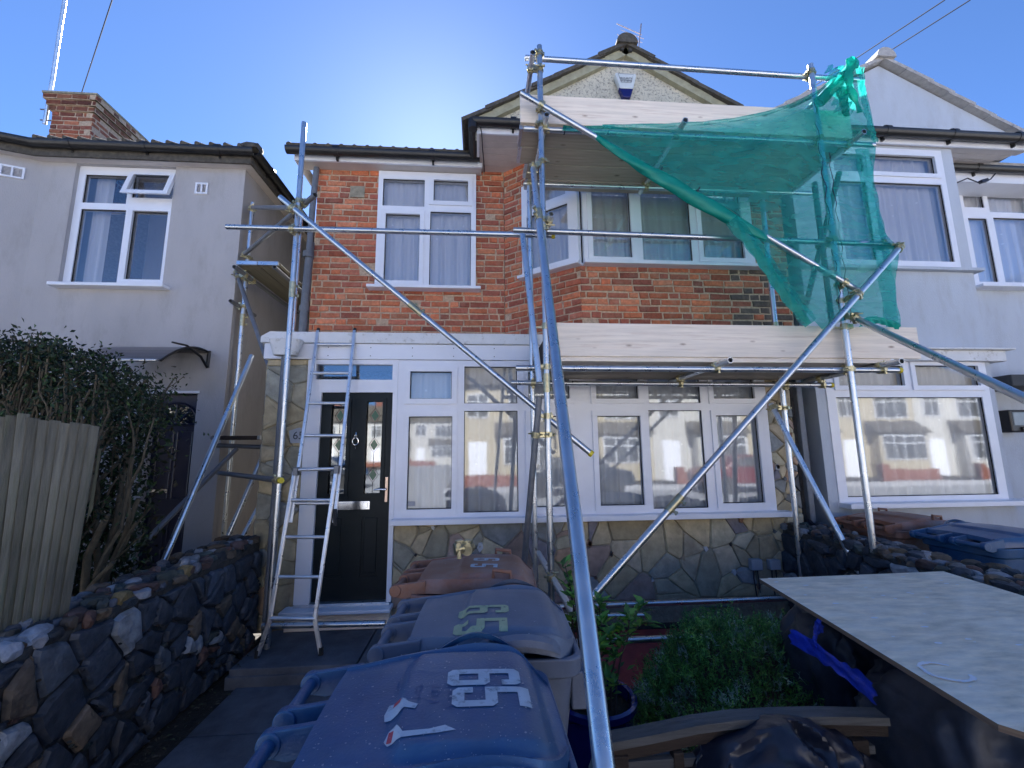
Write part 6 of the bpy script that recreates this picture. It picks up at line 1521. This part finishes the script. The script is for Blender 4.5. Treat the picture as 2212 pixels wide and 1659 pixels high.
# bench
bn = thing('garden_bench', 'old weathered wooden garden bench back with curved top rail at the lower right', 'bench', (1.0, 1.62, 0))
rail = [(1318, 1592), (1400, 1577), (1500, 1556), (1590, 1544), (1680, 1539), (1780, 1537), (1908, 1540)]
YBn = 1.62
tp = [P(x, y, Y=YBn) for x, y in rail]; f = MB()
for i in range(len(tp)-1):
    a, b = tp[i], tp[i+1]; vs = []
    for p in (a, b): vs += [p+Vector((0, -.024, -.004)), p+Vector((0, .034, 0)), p+Vector((0, .034, -.028)), p+Vector((0, -.024, -.030))]
    f.add(vs, [(0, 1, 5, 4), (1, 2, 6, 5), (2, 3, 7, 6), (3, 0, 4, 7)]+([(3, 2, 1, 0)] if i == 0 else [])+([(4, 5, 6, 7)] if i == len(tp)-2 else []))
f.build('top_rail', M['wood_old'], bn)
f = MB()
for i in range(len(tp)-1): a, b = tp[i]-Vector((0, 0, .031)), tp[i+1]-Vector((0, 0, .031)); f.obox((a+b)/2-Vector((0, 0, .02)), b-a, (0, 1, 0), Vector((-(b-a).z, 0, (b-a).x)), (b-a).length/2, .012, .02)
f.build('under_rail', M['wood_dark'], bn)
for x, w_ in ((tp[0].x+.03, .026), (P(1460, 1600, Y=YBn).x, .018), (P(1790, 1600, Y=YBn).x, .012), (P(1850, 1600, Y=YBn).x, .03)):
    zt_ = min(p.z for p in tp)-.05; f = MB(); f.box((x-w_, YBn-.02, .02 if w_ > .02 else .42), (x+w_, YBn+.02, zt_)); f.build('post', M['wood_dark'], bn, bevel=.003)
for zz_ in (.64, .55, .46):
    f = MB(); f.box((tp[0].x, YBn-.014, zz_-.014), (tp[-1].x-.06, YBn+.012, zz_+.014)); f.build('slat', M['wood_old'], bn, bevel=.002)
for yy_ in (1.30, 1.40, 1.50): f = MB(); f.box((tp[0].x, yy_-.035, .40), (tp[-1].x-.05, yy_+.035, .42)); f.build('seat_slat', M['wood_old'], bn, bevel=.003)
for xx in (tp[0].x+.03, tp[-1].x-.1):
    f = MB(); f.box((xx-.025, 1.26, .02), (xx+.025, 1.31, .40)); f.build('front_leg', M['wood_dark'], bn, bevel=.003); f = MB(); f.box((xx-.02, 1.311, .35), (xx+.02, 1.60, .398)); f.build('seat_rail', M['wood_dark'], bn)
# black plastic bag over the bench
def bagp(u, v):
    # u across, v from behind the rail, over it and down the front
    x = tp[2].x-.05+(tp[5].x-tp[2].x+.16)*u; s_ = v*1.1
    prof = [(0, YBn+.10, .62), (.18, YBn+.03, .775), (.30, YBn-.05, .785), (.5, YBn-.14, .72), (.75, YBn-.22, .62), (1.0, YBn-.26, .42)]
    for i in range(len(prof)-1):
        if prof[i][0] <= v <= prof[i+1][0]+1e-9:
            k = (v-prof[i][0])/(prof[i+1][0]-prof[i][0]); y = prof[i][1]+(prof[i+1][1]-prof[i][1])*k; z = prof[i][2]+(prof[i+1][2]-prof[i][2])*k; break
    e = math.sin(math.pi*u)**.5
    rg = lambda p: 1-abs(noise.noise(p))*2.4
    nn_ = .40*noise.noise(Vector((u*3.2, v*2.5, 1)))+.36*rg(Vector((u*3.4+v*2.2, v*2.0-u*1.4, 3)))+.22*rg(Vector((u*6-v*3, v*4+u*2, 13)))+.10*rg(Vector((u*8-v*4, v*6, 6)))-.25
    z0 = z-(1-e)*.22+.05*(nn_)*1.6-.02; y0 = y-.06*nn_*2.4
    x += .05*noise.noise(Vector((u*3, v*5, 8)))
    return (x, y0, z0)
f = MB(); f.grid(bagp, 64, 46); b_ = f.build('plastic_bag', M['bag'], smooth=32, recalc=False); tag(b_, 'crumpled black plastic bag draped over the bench top rail', 'bag')

# ================================================================== CABLES IN THE SKY
def wire(a, b, r, label, sag=.0):
    f = MB(); pts = []
    for i in range(13): t = i/12; p = a.lerp(b, t); p.z -= sag*4*t*(1-t); pts.append(p)
    f.path(pts, r, 5); return tag(f.build('overhead_cable', M['cable']), label, 'cable')
wire(P(2300, -185, Y=-2.0) if False else P(2041, 0, Y=5.0), P(1640, 264, Y=9.5), .010, 'upper of the two thin black cables sloping across the sky to the right gable')
wire(P(2096, 0, Y=5.0), P(1660, 276, Y=9.5), .010, 'lower of the two thin black cables sloping across the sky to the right gable')
wire(P(252, -30, Y=5.0), P(160, 250, Y=7.6), .008, 'single thin cable rising from the left chimney into the sky')
